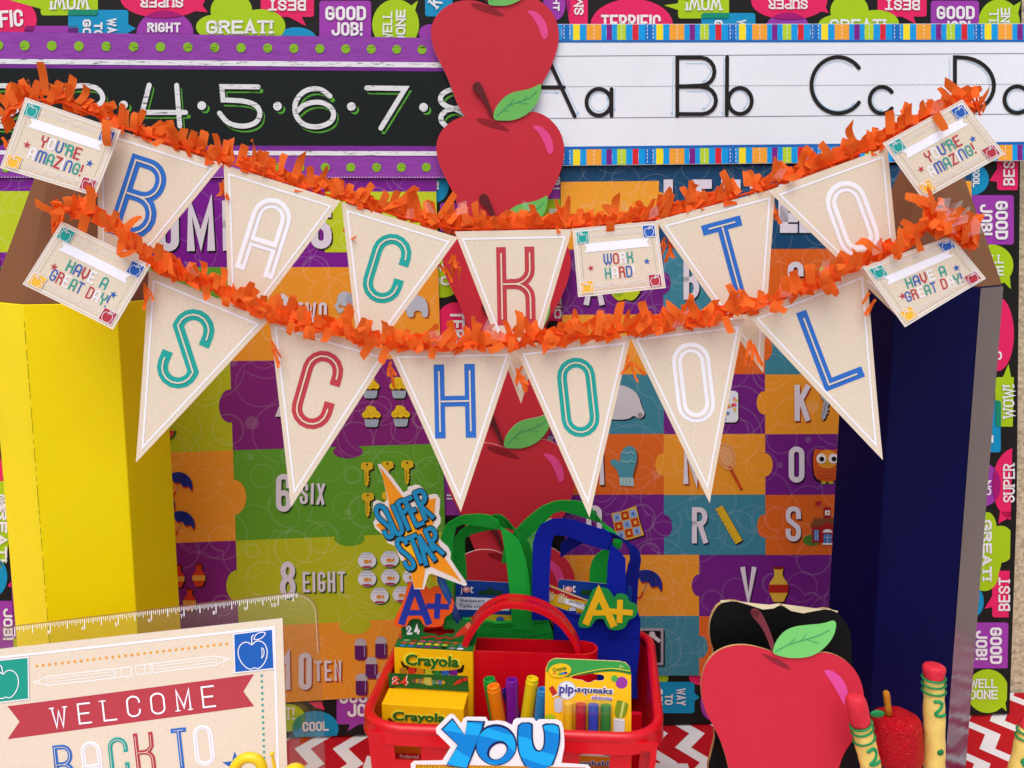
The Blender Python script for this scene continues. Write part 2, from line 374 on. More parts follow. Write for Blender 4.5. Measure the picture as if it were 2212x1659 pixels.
def glyph(ch, a, style):
    y = min(.5*a, .25); g = 'goth' in style or 'serif' in style
    top = arc(.5, 1-y, .5, y, 180, 0); bot = arc(.5, y, .5, y, 180, 360)
    rtop = arc(.5, 1-y, .5, y, 0, 180); s_ = []
    if ch == 'O' or ch == '0': s_ = [['c']+rtop+bot]
    elif ch == 'Q': s_ = [['c']+rtop+bot, [(.55, .25), (1.1, -.02)]]
    elif ch == 'C': s_ = [[(1, .7)]+rtop+bot+[(1, .3)]]
    elif ch == 'G': s_ = [[(1, .8 if g else .7)]+rtop+bot+[(1, .45), (.55, .45)]]
    elif ch == 'S': s_ = [[(1, .74)]+rtop+[(0, .72), (.08, .62), (.92, .38), (1, .28)]+arc(.5, y, .5, y, 0, -180)+[(0, .26)]] if g else [[(1, .7)]+rtop+[(0, 1-y-.02), (1, y+.02)]+arc(.5, y, .5, y, 0, -180)+[(0, .3)]]
    elif ch == 'D': s_ = [['c', (0, 0), (0, 1)]+arc(.5, 1-y, .5, y, 90, 0)+arc(.5, y, .5, y, 0, -90)]
    elif ch == 'B': s_ = [[(0, .5), (0, 1)]+arc(.45, .78, .5, .22, 90, 0)+arc(.45, .75, .5, .22, 0, -90)+[(0, .53)], [(0, .53), (.45, .53)]+arc(.45, .27, .55, .26, 90, -90)+[(0, 0), (0, .54)]]
    elif ch == 'P': s_ = [[(0, 0), (0, 1)]+arc(.5, .76, .5, .24, 90, -90)+[(0, .52)]]
    elif ch == 'R': s_ = [[(0, 0), (0, 1)]+arc(.48, .77, .5, .23, 90, -90)+[(0, .54)], [(.45, .54)]+arc(.5, .34, .5, .2, 90, 0, 5)+[(1, 0)] if not g else [(.5, .54), (1, 0)]]
    elif ch == 'A': s_ = [[(0, 0), (.5, 1), (1, 0)], [(.2, .28), (.8, .28)]] if g else [[(0, 0)]+top+[(1, 0)], [(0, .38), (1, .38)]]
    elif ch == 'K': s_ = [[(0, 0), (0, 1)], [(1, 1), (.05, .42)], [(.38, .58), (1, 0)]] if g else [[(0, 0), (0, 1)], [(1, 1), (1, .8)]+arc(.45, .74, .55, .21, 0, -90, 6)+[(0, .53)], [(.45, .53)]+arc(.45, .32, .55, .21, 90, 0, 6)+[(1, 0)]]
    elif ch == 'H': s_ = [[(0, 0), (0, 1)], [(1, 0), (1, 1)], [(0, .5), (1, .5)]]
    elif ch == 'T': s_ = [[(0, 1), (1, 1)], [(.5, 1), (.5, 0)]]
    elif ch == 'L': s_ = [[(0, 1), (0, 0), (1, 0)]]
    elif ch == 'E': s_ = [[(1, 1), (0, 1), (0, 0), (1, 0)], [(0, .5), (.85, .5)]]
    elif ch == 'F': s_ = [[(1, 1), (0, 1), (0, 0)], [(0, .52), (.8, .52)]]
    elif ch == 'I': s_ = [[(0, 0), (0, 1)]]
    elif ch == '!': s_ = [[(0, .45), (0, 1)], [(0, .0), (0, .03)]]
    elif ch == "'": s_ = [[(0, .75), (0, 1)]]
    elif ch == 'J': s_ = [[(1, 1), (1, y)]+arc(.5, y, .5, y, 0, -180)+[(0, .3)]]
    elif ch == 'U': s_ = [[(0, 1)]+bot+[(1, 1)]]
    elif ch == 'N': s_ = [[(0, 0), (0, 1), (1, 0), (1, 1)]] if g else [[(0, 0)]+top+[(1, 0)]]
    elif ch == 'M': s_ = [[(0, 0), (0, 1), (.5, .15), (1, 1), (1, 0)]] if g else [[(0, 0)]+arc(.25, 1-y*.6, .25, y*.6, 180, 0)+[(.5, 0)], [(.5, 1-y*.6)]+arc(.75, 1-y*.6, .25, y*.6, 180, 0)+[(1, 0)]]
    elif ch == 'W': s_ = [[(0, 1), (.25, 0), (.5, .8), (.75, 0), (1, 1)]] if g else [[(0, 1), (0, .3), (.25, 0), (.5, .3), (.5, 1)], [(.5, .3), (.75, 0), (1, .3), (1, 1)]]
    elif ch == 'V': s_ = [[(0, 1), (.5, 0), (1, 1)]] if g else [[(0, 1), (0, .35), (.5, 0), (1, .35), (1, 1)]]
    elif ch == 'X': s_ = [[(0, 0), (1, 1)], [(0, 1), (1, 0)]]
    elif ch == 'Y': s_ = [[(0, 1), (.5, .48), (1, 1)], [(.5, .5), (.5, 0)]] if g else [[(0, 1), (0, .72)]+arc(.5, .72, .5, .2, 180, 360)+[(1, 1)], [(.5, .52), (.5, 0)]]
    elif ch == 'Z': s_ = [[(0, 1), (1, 1), (0, 0), (1, 0)]]
    elif ch == '1': s_ = [[(.2, .82), (.6, 1), (.6, 0)]]
    elif ch == '2': s_ = [[(0, .7)]+arc(.5, 1-y, .5, y, 180, 0)+[(1, .65), (0, .1), (0, 0), (1, 0)]]
    elif ch == '4': s_ = [[(.75, 0), (.75, 1), (0, .3), (1.05, .3)]]
    elif ch == '6': s_ = [['c']+arc(.5, .5-y, .5, y, 0, 180)+bot, [(0, .4), (0, 1-y)]+top+[(1, .72)]]
    elif ch == '8': s_ = [['c']+arc(.5, .78, .45, .22, 0, 360, 16)[:-1], ['c']+arc(.5, .27, .5, .27, 0, 360, 16)[:-1]]
    else: s_ = [[(0, 0), (0, 1)]]
    if 'type' in style:                         # typewriter feet
        pass
    return s_
# ================================================================ SETTING
b = B(None, 'b9b2a8', 'stucco'); b.raw([(-9, -9, -.76), (9, -9, -.76), (9, 1.2, -.76), (-9, 1.2, -.76)], [(0, 1, 2, 3)]); b.build('ground', kind='structure')
b = B(None, 'cdbd9c', 'stucco'); b.raw([(-5, 1.066, -.76), (5, 1.066, -.76), (5, 1.066, 2.4), (-5, 1.066, 2.4), (-5, 1.2, 2.4), (5, 1.2, 2.4)], [(0, 1, 2, 3), (3, 2, 5, 4)]); b.build('stucco_wall', kind='structure')
tb = thing('folding_table', (0, .7, -.76), 'table under the red and white chevron cloth, against the stucco wall', 'table')
b = B(None, 'd8d4cc', 'plastic'); b.prism([(-.9, .3), (.9, .3), (.9, 1.06), (-.9, 1.06)], -.05, -.006); b.build('tabletop', tb)
for x in (-.85, .85):
    for y in (.35, 1.0):
        b = B(None, '8a8a8c', 'plastic'); b.tube([(x, y, -.75), (x, y, -.05)], .014); b.build('leg', tb)
b = B(None, 'ffffff', 'chevron'); n = 60; vs = []; fs = []
ys = [.29, .29, .32]+[.35+.71*i/12 for i in range(13)]
zs = [-.3, -.03, -.004]+[0.0]*13
for j, (y, z) in enumerate(zip(ys, zs)):
    for i in range(n+1):
        x = -.92+1.84*i/n; vs.append((x, y+(.02*math.sin(x*14) if j == 0 else 0), z-.0012+.0008*math.sin(x*9+y*7)))
for j in range(15):
    for i in range(n): a = j*(n+1)+i; fs.append((a, a+1, a+n+2, a+n+1))
b.raw(vs, fs); o = b.build('tablecloth', None, 'red cloth printed with white chevron zigzags, spread over the table', 'tablecloth', smooth=True)

# ================================================================ PATTERNED BACKDROP
PB = vplane(.976, lean=2.0, yaw=3.6)
def ybot(pl, x, z=0.0):
    lo, hi = 900, 2400
    for _ in range(40):
        m_ = (lo+hi)/2
        if pl.map(x, m_).z > z: lo = m_
        else: hi = m_
    return lo
wp = thing('patterned_backdrop', PB.map(1106, ybot(PB, 1106)), 'black gift-wrap backdrop covered in coloured praise speech bubbles, behind the charts', 'backdrop')
bd = [(-70, -70), (2208.5, -70), (2207, 0), (2196, 1103), (2180.5, ybot(PB, 2180.5, .001)), (1106, ybot(PB, 1106, .001)), (-70, ybot(PB, -70, .001))]
b = B(PB, '1a1714'); b.slab(bd, .004, 0, ('4a3c30', 'paper')); b.build('backing_sheet', wp)
CLP = [bd[0], bd[1], bd[2], bd[3], bd[4], bd[6]]
PINK, LIME, TEAL, PURP = 'e2225f', 'a6c913', '0d8fbd', '9b3aa4'
OVER = {(PINK, PURP): 'a3106e', (LIME, TEAL): '0f8a6a', (PURP, TEAL): '2b4fa0'}
def bubble(t, col, shapes, texts=(), over=()):
    b = B(PB, col)
    for k, sh in enumerate(shapes):
        q = clip(t(*sh), CLP)
        if len(q) > 2: b.poly(q, 1+.1*(k % 3))
    for c2, A_, B_ in over:
        q = clip(clip(t(*A_), t(*B_)), CLP)
        if len(q) > 2: b.c(c2); b.poly(q, 3.2)
    bo = b.build('speech_bubble', wp)
    if texts:
        l = B(PB, 'e9e6e4')
        for (s_, x, y, w_, h, rot, st) in texts:
            X, Y = t((x, y)); k = t.k; n_ = sum(1.5 if c in 'MW' else (.35 if c in "!I'" else 1) for c in s_)
            cw = w_*k/n_*.9; sw = min(cw*(.3 if 'goth' in st else .24), h*k*.24)
            l.glyphs(s_, X, Y, cw, h*k, sw, rot, 4, st, gap=w_*k/n_*.1+sw*.7)
        l.build('lettering', bo)
def E_(cx, cy, rx, ry=None, rot=0): return ell(cx, cy, rx, ry, rot, 28)
def RR(x0, y0, x1, y1, r=18): return rrect(x0, y0, x1, y1, r)
G, S_ = 'goth', 'serif'
t = Z[1]
bubble(t, PINK, [E_(-60, 130, 300, 190)], [('TERRIFIC', -70, 132, 450, 110, -4, G)])
bubble(t, PURP, [RR(160, 168, 510, 260)])
bubble(t, LIME, [RR(265, -60, 635, 100), [(60, 0), (280, -10), (280, 62)]], [('WOW!', 455, 20, 280, 90, 180, S_)])
bubble(t, TEAL, [RR(443, 65, 832, 300), [(828, 155), (882, 186), (828, 215)]], [('WAY', 728, 190, 150, 58, 90, G), ('TO', 640, 195, 100, 55, 90, G), ('GO!', 566, 190, 130, 55, 90, G)], [('0f8a6a', RR(443, 65, 832, 300), RR(265, -60, 635, 100))])
bubble(t, PINK, [E_(1055, -10, 275, 128), [(1240, 70), (1348, 80), (1270, -20)]], [('SUPER', 1050, 20, 285, 62, 180, S_)])
bubble(t, PURP, [E_(1070, 215, 185, 145)], [('RIGHT', 1065, 180, 220, 62, 0, G)], [('a3106e', E_(1070, 215, 185, 145), E_(1055, -10, 275, 128))])
bubble(t, LIME, [E_(1500, 70, 135, 120), E_(1395, 175, 124, 80), E_(1690, 170, 160, 110), E_(1560, 215, 250, 90)], [('GREAT!', 1553, 178, 440, 88, 0, S_)])
bubble(t, PINK, [RR(1690, -50, 2035, 110), [(1850, 100), (1985, 170), (1950, 100)]], [('BEST', 1862, 36, 250, 72, 180, S_)])
bubble(t, TEAL, [E_(1920, 255, 132, 78)])
t = Z[2]
bubble(t, PURP, [RR(-142, 5, 193, 270)], [('GOOD', 29, 88, 270, 92, 0, G), ('JOB!', 38, 190, 205, 88, 0, G)])
bubble(t, LIME, [E_(352, 160, 152, 165), [(425, 58), (497, 4), (470, 95)]], [('WELL', 300, 175, 210, 62, -90, S_), ('DONE', 385, 175, 225, 62, -90, S_)])
bubble(t, TEAL, [RR(543, -60, 720, 107)], [('K', 610, 15, 60, 80, -50, S_)])
bubble(t, PURP, [E_(580, 215, 78, 58)])
bubble(t, PURP, [E_(1380, 30, 72, 105)], [('HT', 1392, 30, 90, 42, 90, G)])
bubble(t, PINK, [[(1450, -20), (1597, -20), (1597, 160), (1480, 160)]], [('SM', 1538, 40, 130, 62, -90, S_)], [('a3106e', [(1450, -20), (1597, -20), (1597, 160), (1480, 160)], E_(1420, 30, 62, 105))])
bubble(t, PINK, [E_(1882, 165, 268, 172)], [('TERRIFIC', 1875, 150, 390, 105, 0, G)])
t = Z[3]
bubble(t, LIME, [RR(-30, -60, 300, 120), [(-120, 35), (-20, 20), (-20, 70)]], [('WOW!', 135, 28, 260, 85, 180, S_)])
bubble(t, TEAL, [RR(120, 85, 470, 300)], [('WAY', 380, 190, 130, 58, 90, G), ('GO!', 230, 190, 120, 55, 90, G)], [('0f8a6a', RR(120, 85, 470, 300), RR(-30, -60, 300, 120))])
bubble(t, PINK, [E_(690, 10, 247, 118), [(870, 70), (945, 85), (900, -10)]], [('SUPER', 680, 30, 260, 62, 180, S_)])
bubble(t, PURP, [E_(680, 200, 150, 118)], (), [('a3106e', E_(680, 200, 150, 118), E_(690, 10, 247, 118))])
bubble(t, LIME, [E_(1080, 70, 124, 110), E_(1000, 170, 125, 75), E_(1250, 150, 150, 85)], [('GREAT!', 1130, 166, 370, 80, 0, S_)])
bubble(t, PINK, [RR(1262, -50, 1580, 108), [(1400, 98), (1512, 158), (1490, 98)]], [('BEST', 1420, 34, 232, 68, 180, S_)])
bubble(t, PURP, [RR(1607, 5, 1920, 260)], [('GOOD', 1765, 84, 252, 86, 0, G), ('JOB!', 1768, 180, 190, 86, 0, G)])
bubble(t, LIME, [E_(2050, 150, 135, 155), [(2110, 58), (2192, 8), (2170, 95)]], [('WELL', 2012, 150, 190, 60, -90, S_), ('DONE', 2086, 150, 200, 60, -90, S_)])
bubble(t, TEAL, [E_(1872, 1160, 111, 106)], [('COOL', 1898, 1150, 130, 45, 90, G)])
bubble(t, PINK, [RR(2036, 960, 2178, 1232), [(2042, 1085), (1986, 1172), (2050, 1180)]], [('BEST', 2110, 1095, 220, 74, -90, S_)])
bubble(t, PURP, [RR(1840, 1265, 2145, 1585)], [('GOOD', 2063, 1428, 255, 82, 90, G), ('JOB!', 1962, 1425, 205, 82, 90, G)])
t = Z[6]
bubble(t, LIME, [E_(2000, 60, 142, 135), [(2060, 150), (2126, 214), (2118, 130)]], [('WELL', 1985, 20, 190, 56, 0, S_), ('DONE', 1985, 96, 190, 60, 0, S_)])
bubble(t, PINK, [E_(2040, 505, 106, 242)], [('C', 2040, 645, 60, 50, 90, G)])
bubble(t, LIME, [RR(2025, 785, 2190, 1105), [(2072, 790), (2110, 700), (2128, 790)]], [('WOW!', 2107, 945, 240, 76, -90, S_)])
bubble(t, TEAL, [RR(1900, 935, 2060, 1272)], [('I', 2003, 1185, 40, 50, 0, G)], [('0f8a6a', RR(1900, 935, 2060, 1272), RR(2025, 785, 2190, 1105))])
bubble(t, PINK, [E_(2165, 1480, 160, 240)], [('SUPER', 2110, 1470, 255, 76, -90, S_)])
bubble(t, PURP, [E_(1950, 1482, 108, 140)], [('ON', 1975, 1500, 100, 40, -90, G)], [('a3106e', E_(1950, 1482, 108, 140), E_(2165, 1480, 160, 240))])
t = Z[9]
bubble(t, LIME, [E_(1975, 130, 62, 130), E_(2062, 208, 90, 120), E_(1955, 400, 90, 112), E_(1980, 260, 90, 200)], [('GREAT!', 1968, 245, 400, 62, 90, S_)])
bubble(t, PINK, [RR(2005, 380, 2190, 682), [(2012, 530), (1955, 626), (2020, 612)]], [('BEST', 2080, 530, 222, 76, -90, S_)])
bubble(t, PINK, [[(2045, 75), (2055, 0), (2170, -6), (2160, 10)]])
bubble(t, TEAL, [E_(1900, 580, 50, 90)])
bubble(t, PURP, [RR(1830, 715, 2110, 1012)], [('GOOD', 2026, 864, 242, 78, 90, G), ('JOB!', 1932, 862, 195, 76, 90, G)])
bubble(t, LIME, [E_(1975, 1160, 136, 142), [(2050, 1250), (2098, 1290), (2085, 1200)]], [('WELL', 1945, 1108, 185, 58, 0, S_), ('DONE', 1945, 1180, 190, 60, 0, S_)])
bubble(Z[8], TEAL, [RR(2000, 1100, 2288, 1303), [(2284, 1170), (2322, 1200), (2284, 1228)]], [('WAY', 2200, 1195, 120, 58, 90, G), ('TO', 2120, 1212, 72, 52, 90, G), ('GO!', 2056, 1195, 110, 52, 90, G)])
bubble(Z[8], LIME, [RR(1900, 1040, 2118, 1100)])
bubble(t, PINK, [E_(120, 1070, 80, 52)]); bubble(t, PURP, [E_(190, 1240, 75, 110)])
t = Z[2]
bubble(t, TEAL, [E_(600, 1205, 96, 110)], [('!', 625, 1200, 60, 55, 0, G)])
bubble(t, PURP, [RR(640, 1315, 900, 1500)], [('JOG', 700, 1390, 200, 60, 8, S_)])
bubble(t, PURP, [RR(1250, 1100, 1440, 1290)], [('S', 1395, 1170, 60, 60, 0, G), ('!', 1393, 1222, 60, 45, 90, G)])
bubble(t, LIME, [RR(1250, 1290, 1440, 1480)], [('EL', 1385, 1375, 80, 40, 0, S_)])
t = Z[5]
bubble(t, LIME, [E_(650, 120, 150, 150)], [('W', 655, 70, 70, 50, 0, S_), ('DO', 640, 160, 150, 60, 0, S_)])
bubble(t, PINK, [E_(740, 440, 130, 140)], [('TERRIFIC', 752, 555, 400, 95, 90, G)])
bubble(t, PINK, [RR(1330, 120, 1440, 420)], [('FIC', 1402, 330, 160, 50, 90, G)])
bubble(t, PURP, [RR(660, 1400, 800, 1680)], [('II', 705, 1560, 80, 45, 90, G)])
bubble(t, PURP, [RR(1200, 1100, 1400, 1230)], [('SE', 1335, 1185, 80, 40, 10, G)])
t = BZ = T(700, 2148, 400)
bubble(t, LIME, [E_(1170, 770, 345, 245)], [('GREAT!', 960, 690, 740, 215, 0, S_)])
bubble(t, TEAL, [E_(1690, 965, 408, 315)], [('COOL', 1695, 915, 470, 170, -2, G)], [('0f8a6a', E_(1690, 965, 408, 315), E_(1170, 770, 345, 245))])
bubble(t, PINK, [[(1560, 500), (1800, 490), (1856, 632), (1700, 592)]])
bubble(Z[8], PURP, [RR(-30, 1150, 300, 1375), [(60, 1360), (40, 1420), (140, 1360)]], [('GOOD', 110, 1195, 250, 80, -2, G), ('JOB!', 145, 1280, 215, 84, -2, G)])
t = Z[7]
bubble(t, LIME, [E_(-10, 120, 70, 250), RR(-100, -200, 62, 200)], [('GREAT!', 20, 110, 430, 60, 90, S_)])
bubble(t, TEAL, [E_(-30, 420, 78, 120)]); bubble(t, PINK, [[(50, 480), (80, 440), (90, 490)]])
bubble(t, PURP, [RR(-150, 575, 200, 880)], [('JOB!', 55, 725, 210, 62, 90, G)])
bubble(Z[4], PINK, [E_(-40, 1420, 60, 160)]); bubble(Z[4], LIME, [RR(-60, 1480, 30, 1700)], [('GR', 12, 1600, 120, 50, 90, S_)])

# ================================================================ NUMBER LINE
PN = PB.shift(.006)
nl = thing('number_line_strip', PN.map(470, 385), 'purple and black chalkboard-style number line strip with green dots, upper left', 'number strip')
topL = [(-40, 68), (737, 79.5), (1100, 85)]; zz = lambda x, a, bb: a+(bb-a)*x/737
def band(b, ya, yb, yc, yd, layer, x0=-40, x1=1100):   # left/right heights at x=0 and x=737
    b.poly([(x0, zz(x0, ya, yb)), (x1, zz(x1, ya, yb)), (x1, zz(x1, yc, yd)), (x0, zz(x0, yc, yd))], layer)
b = B(PN, '8f3fa2', 'board'); b.slab([(-40, zz(-40, 68.5, 79)), (1100, zz(1100, 68.5, 79)), (1100, zz(1100, 383, 384.5)), (-40, zz(-40, 383, 384.5))], .0012, 0)
b.build('purple_card', nl)
b = B(PN, '7a2c92', 'board'); band(b, 134, 137, 147, 152.5, 1); band(b, 313, 314.5, 325, 327, 1); b.build('purple_border', nl)
b = B(PN, '0f1413', 'board'); band(b, 147, 153, 313.5, 315, 1.5); b.build('black_panel', nl)
b = B(PN, 'e4e5e6', 'chalk'); band(b, 127.5, 133.5, 138, 144.5, 2); band(b, 325, 326.5, 334, 336, 2); b.build('chalk_line', nl)
for i, x in enumerate([-3, 54, 112.5, 171, 230, 289, 347, 406, 464, 521, 578.5, 635, 691, 747, 802, 857, 911.5]):
    b = B(PN, '86b524', 'chalk'); b.ell(x, 98+x*.0105, 10.8-x*.0012, layer=2, n=20); b.build('green_dot', nl)
for x in [14, 70, 538, 595, 648, 703, 758, 813.5, 867, 921]:
    b = B(PN, '86b524', 'chalk'); b.ell(x, 362+x*-.0005, 10.6-x*.001, layer=2, n=20); b.build('green_dot', nl)
b = B(PN, 'e8dcec')
for i in range(170): x = -30+i*6.6; b.line([(x, 383), (x+3.4, 383.1)], 1.3, 2)
b.build('stitch_line', nl)
def numeral(paths, dots=()):
    b = B(PN, '55a532', 'chalk')
    for p_ in paths:
        q = [(x+6, y+8.5) for x, y in p_]; b.line(q, 9.5, 2); b.ell(q[0][0], q[0][1], 4.7, layer=2.1, n=10); b.ell(q[-1][0], q[-1][1], 4.7, layer=2.2, n=10)
    for x, y in dots: b.ell(x+7, y+7, 9.5, layer=2)
    b.c('0f1413', 'board')
    for p_ in paths:
        q = [(x+3.2, y+4.5) for x, y in p_]; b.line(q, 10, 3); 
    for x, y in dots: b.ell(x+3.5, y+3, 9.2, layer=3)
    b.c('dfe1e0', 'chalk')
    for p_ in paths:
        b.line(p_, 10.6, 5); b.ell(*p_[0], 5.3, layer=4.6, n=12); b.ell(*p_[-1], 5.3, layer=4.7, n=12)
    for x, y in dots: b.ell(x, y, 9.4, layer=5, n=16)
    b.build('numeral' if paths else 'middle_dot', nl)
z1 = Z[1]; z2 = Z[2]; SL = lambda P, cl=False: smooth_loop(P, 2, cl)
numeral([SL(z1((-120, 700), (-110, 600), (-20, 555), (90, 560), (155, 620), (140, 700), (40, 760), (-60, 815))), z1((-80, 818), (110, 818))])
numeral([SL(z1((412, 618), (440, 570), (540, 553), (640, 570), (680, 640), (640, 690), (520, 702), (620, 700), (700, 740), (730, 800), (700, 870), (560, 900), (440, 860)))])
numeral([z1((970, 553), (925, 730), (1205, 730)), z1((1148, 555), (1168, 818))])
numeral([z1((1675, 565), (1440, 563), (1448, 650))+SL(z1((1448, 650), (1600, 655), (1690, 700), (1680, 790), (1590, 825), (1480, 805), (1425, 735)))])
P6 = z1((2140, 625), (2080, 575), (1985, 580), (1915, 650), (1910, 740), (1960, 810), (2060, 830), (2160, 790), (2165, 710), (2090, 660), (1985, 670), (1918, 730)); numeral([SL(P6)])
numeral([z2((165, 572), (415, 575), (257, 832))])
numeral([SL(z2((760, 580), (690, 585), (638, 625), (650, 680), (760, 715), (820, 760), (810, 830), (730, 845), (660, 810), (638, 760), (680, 715), (760, 700)))])
for p_ in (z1((804, 682)), z1((1310, 686)), z1((1800, 690)), z2((66, 692)), z2((533, 697))): numeral([], [p_])

# ================================================================ ALPHABET STRIP
PA = PB.shift(.009)
al = thing('alphabet_strip', PA.map(1700, 356), 'white handwriting alphabet strip with rainbow striped borders, upper right', 'alphabet strip')
z3 = Z[3]; X0 = 1140
ty = lambda x: 52-.0012*(x-1211)*0+(51-52)*(x-1211)/1000; by = lambda x: 358-(x-1211)*.0108
b = B(PA, 'e9ecf0'); b.slab([(X0, ty(X0)), (2260, ty(2260)), (2260, by(2260)), (X0, by(X0))], .0014, 0); b.build('white_card', al)
SP = [(0, 9, '0d6fc0'), (9, 15, '0e9be0'), (15, 30, 'f7df24'), (30, 44, '0e9be0'), (44, 76, 'f2a534'), (76, 87, '0e9be0'), (87, 99, '7d1f86'), (99, 110, '0e9be0'), (110, 129, 'b9d631'), (129, 143, '0e9be0'), (143, 156, 'd92431'), (156, 170, '0e9be0'), (170, 179, '0d6fc0')]
def stripes(top):
    x = 1100.; i = 0
    per = 179.0
    base = 1218.5-2*per
    for r_ in range(9):
        p_ = 181.5-.9*r_
        for a_, c_, col in SP:
            xa, xb = base+a_*p_/179, base+c_*p_/179
            if xb < X0: continue
            xa = max(xa, X0)
            if xa > 2258: continue
            b = B(PA, col); w1 = random.uniform(-.8, .8); w2 = random.uniform(-.8, .8)
            if top: b.poly([(xa, ty(xa)+1), (xb, ty(xb)+1), (xb+w1, ty(xb)+18), (xb, ty(xb)+34.5), (xa, ty(xa)+34.5), (xa+w2, ty(xa)+18)], 1)
            else: b.poly([(xa, by(xa)-34.5), (xb, by(xb)-34.5), (xb+w1, by(xb)-18), (xb, by(xb)-1), (xa, by(xa)-1), (xa+w2, by(xa)-18)], 1)
            if col in ('0d6fc0', 'f2a534', 'b9d631') and xb-xa > 7:
                b.c('f4f4f2'); xm = (xa+xb)/2 if a_ else xb-1; y0 = (ty(xm)+3) if top else (by(xm)-33)
                for q in range(4): b.line([(xm+(q % 2)*.6, y0+q*8), (xm, y0+q*8+5)], 1.3, 2)
            b.build('border_stripe', al)
        base += p_
stripes(True); stripes(False)
b = B(PA, '1467b8'); b.poly([(X0, ty(X0)+35), (2258, ty(2258)+35), (2258, ty(2258)+40), (X0, ty(X0)+40)], 1); b.poly([(X0, by(X0)-41), (2258, by(2258)-41), (2258, by(2258)-35), (X0, by(X0)-35)], 1); b.build('border_line', al)
gl = lambda x, y0: y0-(x-1211)*.0035
b = B(PA, '3a3a40'); b.line([(X0, gl(X0, 121.5)), (2258, gl(2258, 119))], 1.1, 1); b.line([(X0, gl(X0, 256)), (2258, gl(2258, 249.5))], 1.1, 1)
for i in range(180): x = X0+i*6.2; b.line([(x, gl(x, 187.5)-(x-1211)*.002), (x+3.6, gl(x, 187.5)-(x-1211)*.002)], 1.1, 1)
b.build('guide_line', al)
def letter(paths, arrows=(), w_=8.4):
    b = B(PA, '211c1c')
    for p_ in paths:
        cl = p_[0] == 'c'; q = p_[1:] if cl else p_
        b.line(q, w_, 3, cl)
        if not cl: b.ell(*q[0], w_/2, layer=2.6, n=12); b.ell(*q[-1], w_/2, layer=2.7, n=12)
    b.build('letter', al)
    if arrows:
        b = B(PA, 'a9cfe8')
        for p_ in arrows:
            b.line(p_, 1.3, 1.4); e, f = Vector(p_[-1]), Vector(p_[-2]); d = (e-f).normalized(); n_ = Vector((-d.y, d.x))
            b.poly([tuple(e+d*3), tuple(e-d*5+n_*3), tuple(e-d*5-n_*3)], 1.5)
        b.build('stroke_arrow', al)
circ = lambda t_, x, y, r_, ry=None: ['c']+[t_(q) for q in ell(x, y, r_, ry, 0, 32)]
letter([z2((1180, 755), (1335, 370), (1512, 755)), z2((1240, 567), (1440, 567))], [z2((1300, 600), (1405, 600)), z2((1385, 415), (1535, 742))])
letter([circ(z2, 1668, 663, 80, 86), z2((1750, 578), (1750, 750))], [z2((1772, 575), (1770, 720)), [z2(q) for q in ell(1670, 660, 58, 62, 0, 24, -60, -390)]])
letter([z2((2176, 752), (2176, 375))+[z3(q) for q in arc(120, 465, 85, 90, -90, 90)]+z3((0, 560), (-20, 560)), z3((-30, 562), (120, 562))+[z3(q) for q in arc(125, 652, 90, 88, -90, 90)]+z3((-35, 740), (-36, 740))], [z3((20, 412), (150, 412), (185, 460), (150, 520), (130, 527)), z3((20, 592), (150, 592), (185, 645), (150, 700), (128, 706)), z2((2150, 375), (2143, 745))])
letter([z3((287, 372), (284, 745)), circ(z3, 370, 655, 76, 84)], [z3((266, 372), (260, 740)), [z3(q) for q in ell(365, 650, 55, 62, 0, 20, -150, 60)]])
letter([[z3(q) for q in ell(1005, 553, 172, 182, 0, 40, -38, -322)]], [[z3(q) for q in ell(1003, 558, 150, 160, 0, 34, -50, -315)]])
letter([[z3(q) for q in ell(1290, 650, 80, 86, 0, 28, -38, -322)]], [[z3(q) for q in ell(1292, 650, 60, 64, 0, 24, -60, -270)]])
letter([z3((1762, 742), (1762, 372), (1780, 372))+[z3(q) for q in arc(1800, 555, 215, 182, -90, 90, 16)]+[z3((1770, 738))]], [z3((1728, 372), (1728, 730)), [z3(q) for q in arc(1800, 555, 188, 160, -80, 70, 14)]])
letter([circ(z3, 2165, 647, 82, 86), z3((2248, 372), (2248, 745))], [[z3(q) for q in ell(2165, 650, 60, 64, 0, 24, -60, -300)]])
# ================================================================ PUZZLE CHARTS
DK = '241018'
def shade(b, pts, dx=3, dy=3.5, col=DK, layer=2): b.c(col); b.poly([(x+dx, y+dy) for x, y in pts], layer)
def ic_cupcake(b, x, y, s):
    cup = rot_pts([(-17, 0), (17, 0), (13, 20), (9, 22), (-9, 22), (-13, 20)], x, y, 0, s); ic = rot_pts(smooth_loop([(-20, 0), (-21, -8), (-12, -15), (-10, -24), (0, -24), (9, -20), (10, -14), (19, -8), (20, 0), (12, 3), (6, -1), (0, 4), (-7, 0), (-13, 4)], 1), x, y, 0, s)
    shade(b, cup); shade(b, ic); b.c('a9b8c4'); b.poly(cup, 3); b.c('5a1a14'); b.poly(rot_pts([(-17, 0), (17, 0), (16, 5), (-16, 5)], x, y, 0, s), 4)
    b.c('8798a6')
    for k in (-9, -4, 1, 6, 11): b.line(rot_pts([(k*1.1, 6), (k*.85, 21)], x, y, 0, s), .8, 4.3)
    b.c('e3bd1c'); b.poly(ic, 5); b.c('b28712'); random.seed(3)
    for k in range(7): b.ell(x+random.uniform(-13, 13)*s, y+random.uniform(-11, -1)*s, 1.1*s, layer=6, n=6)
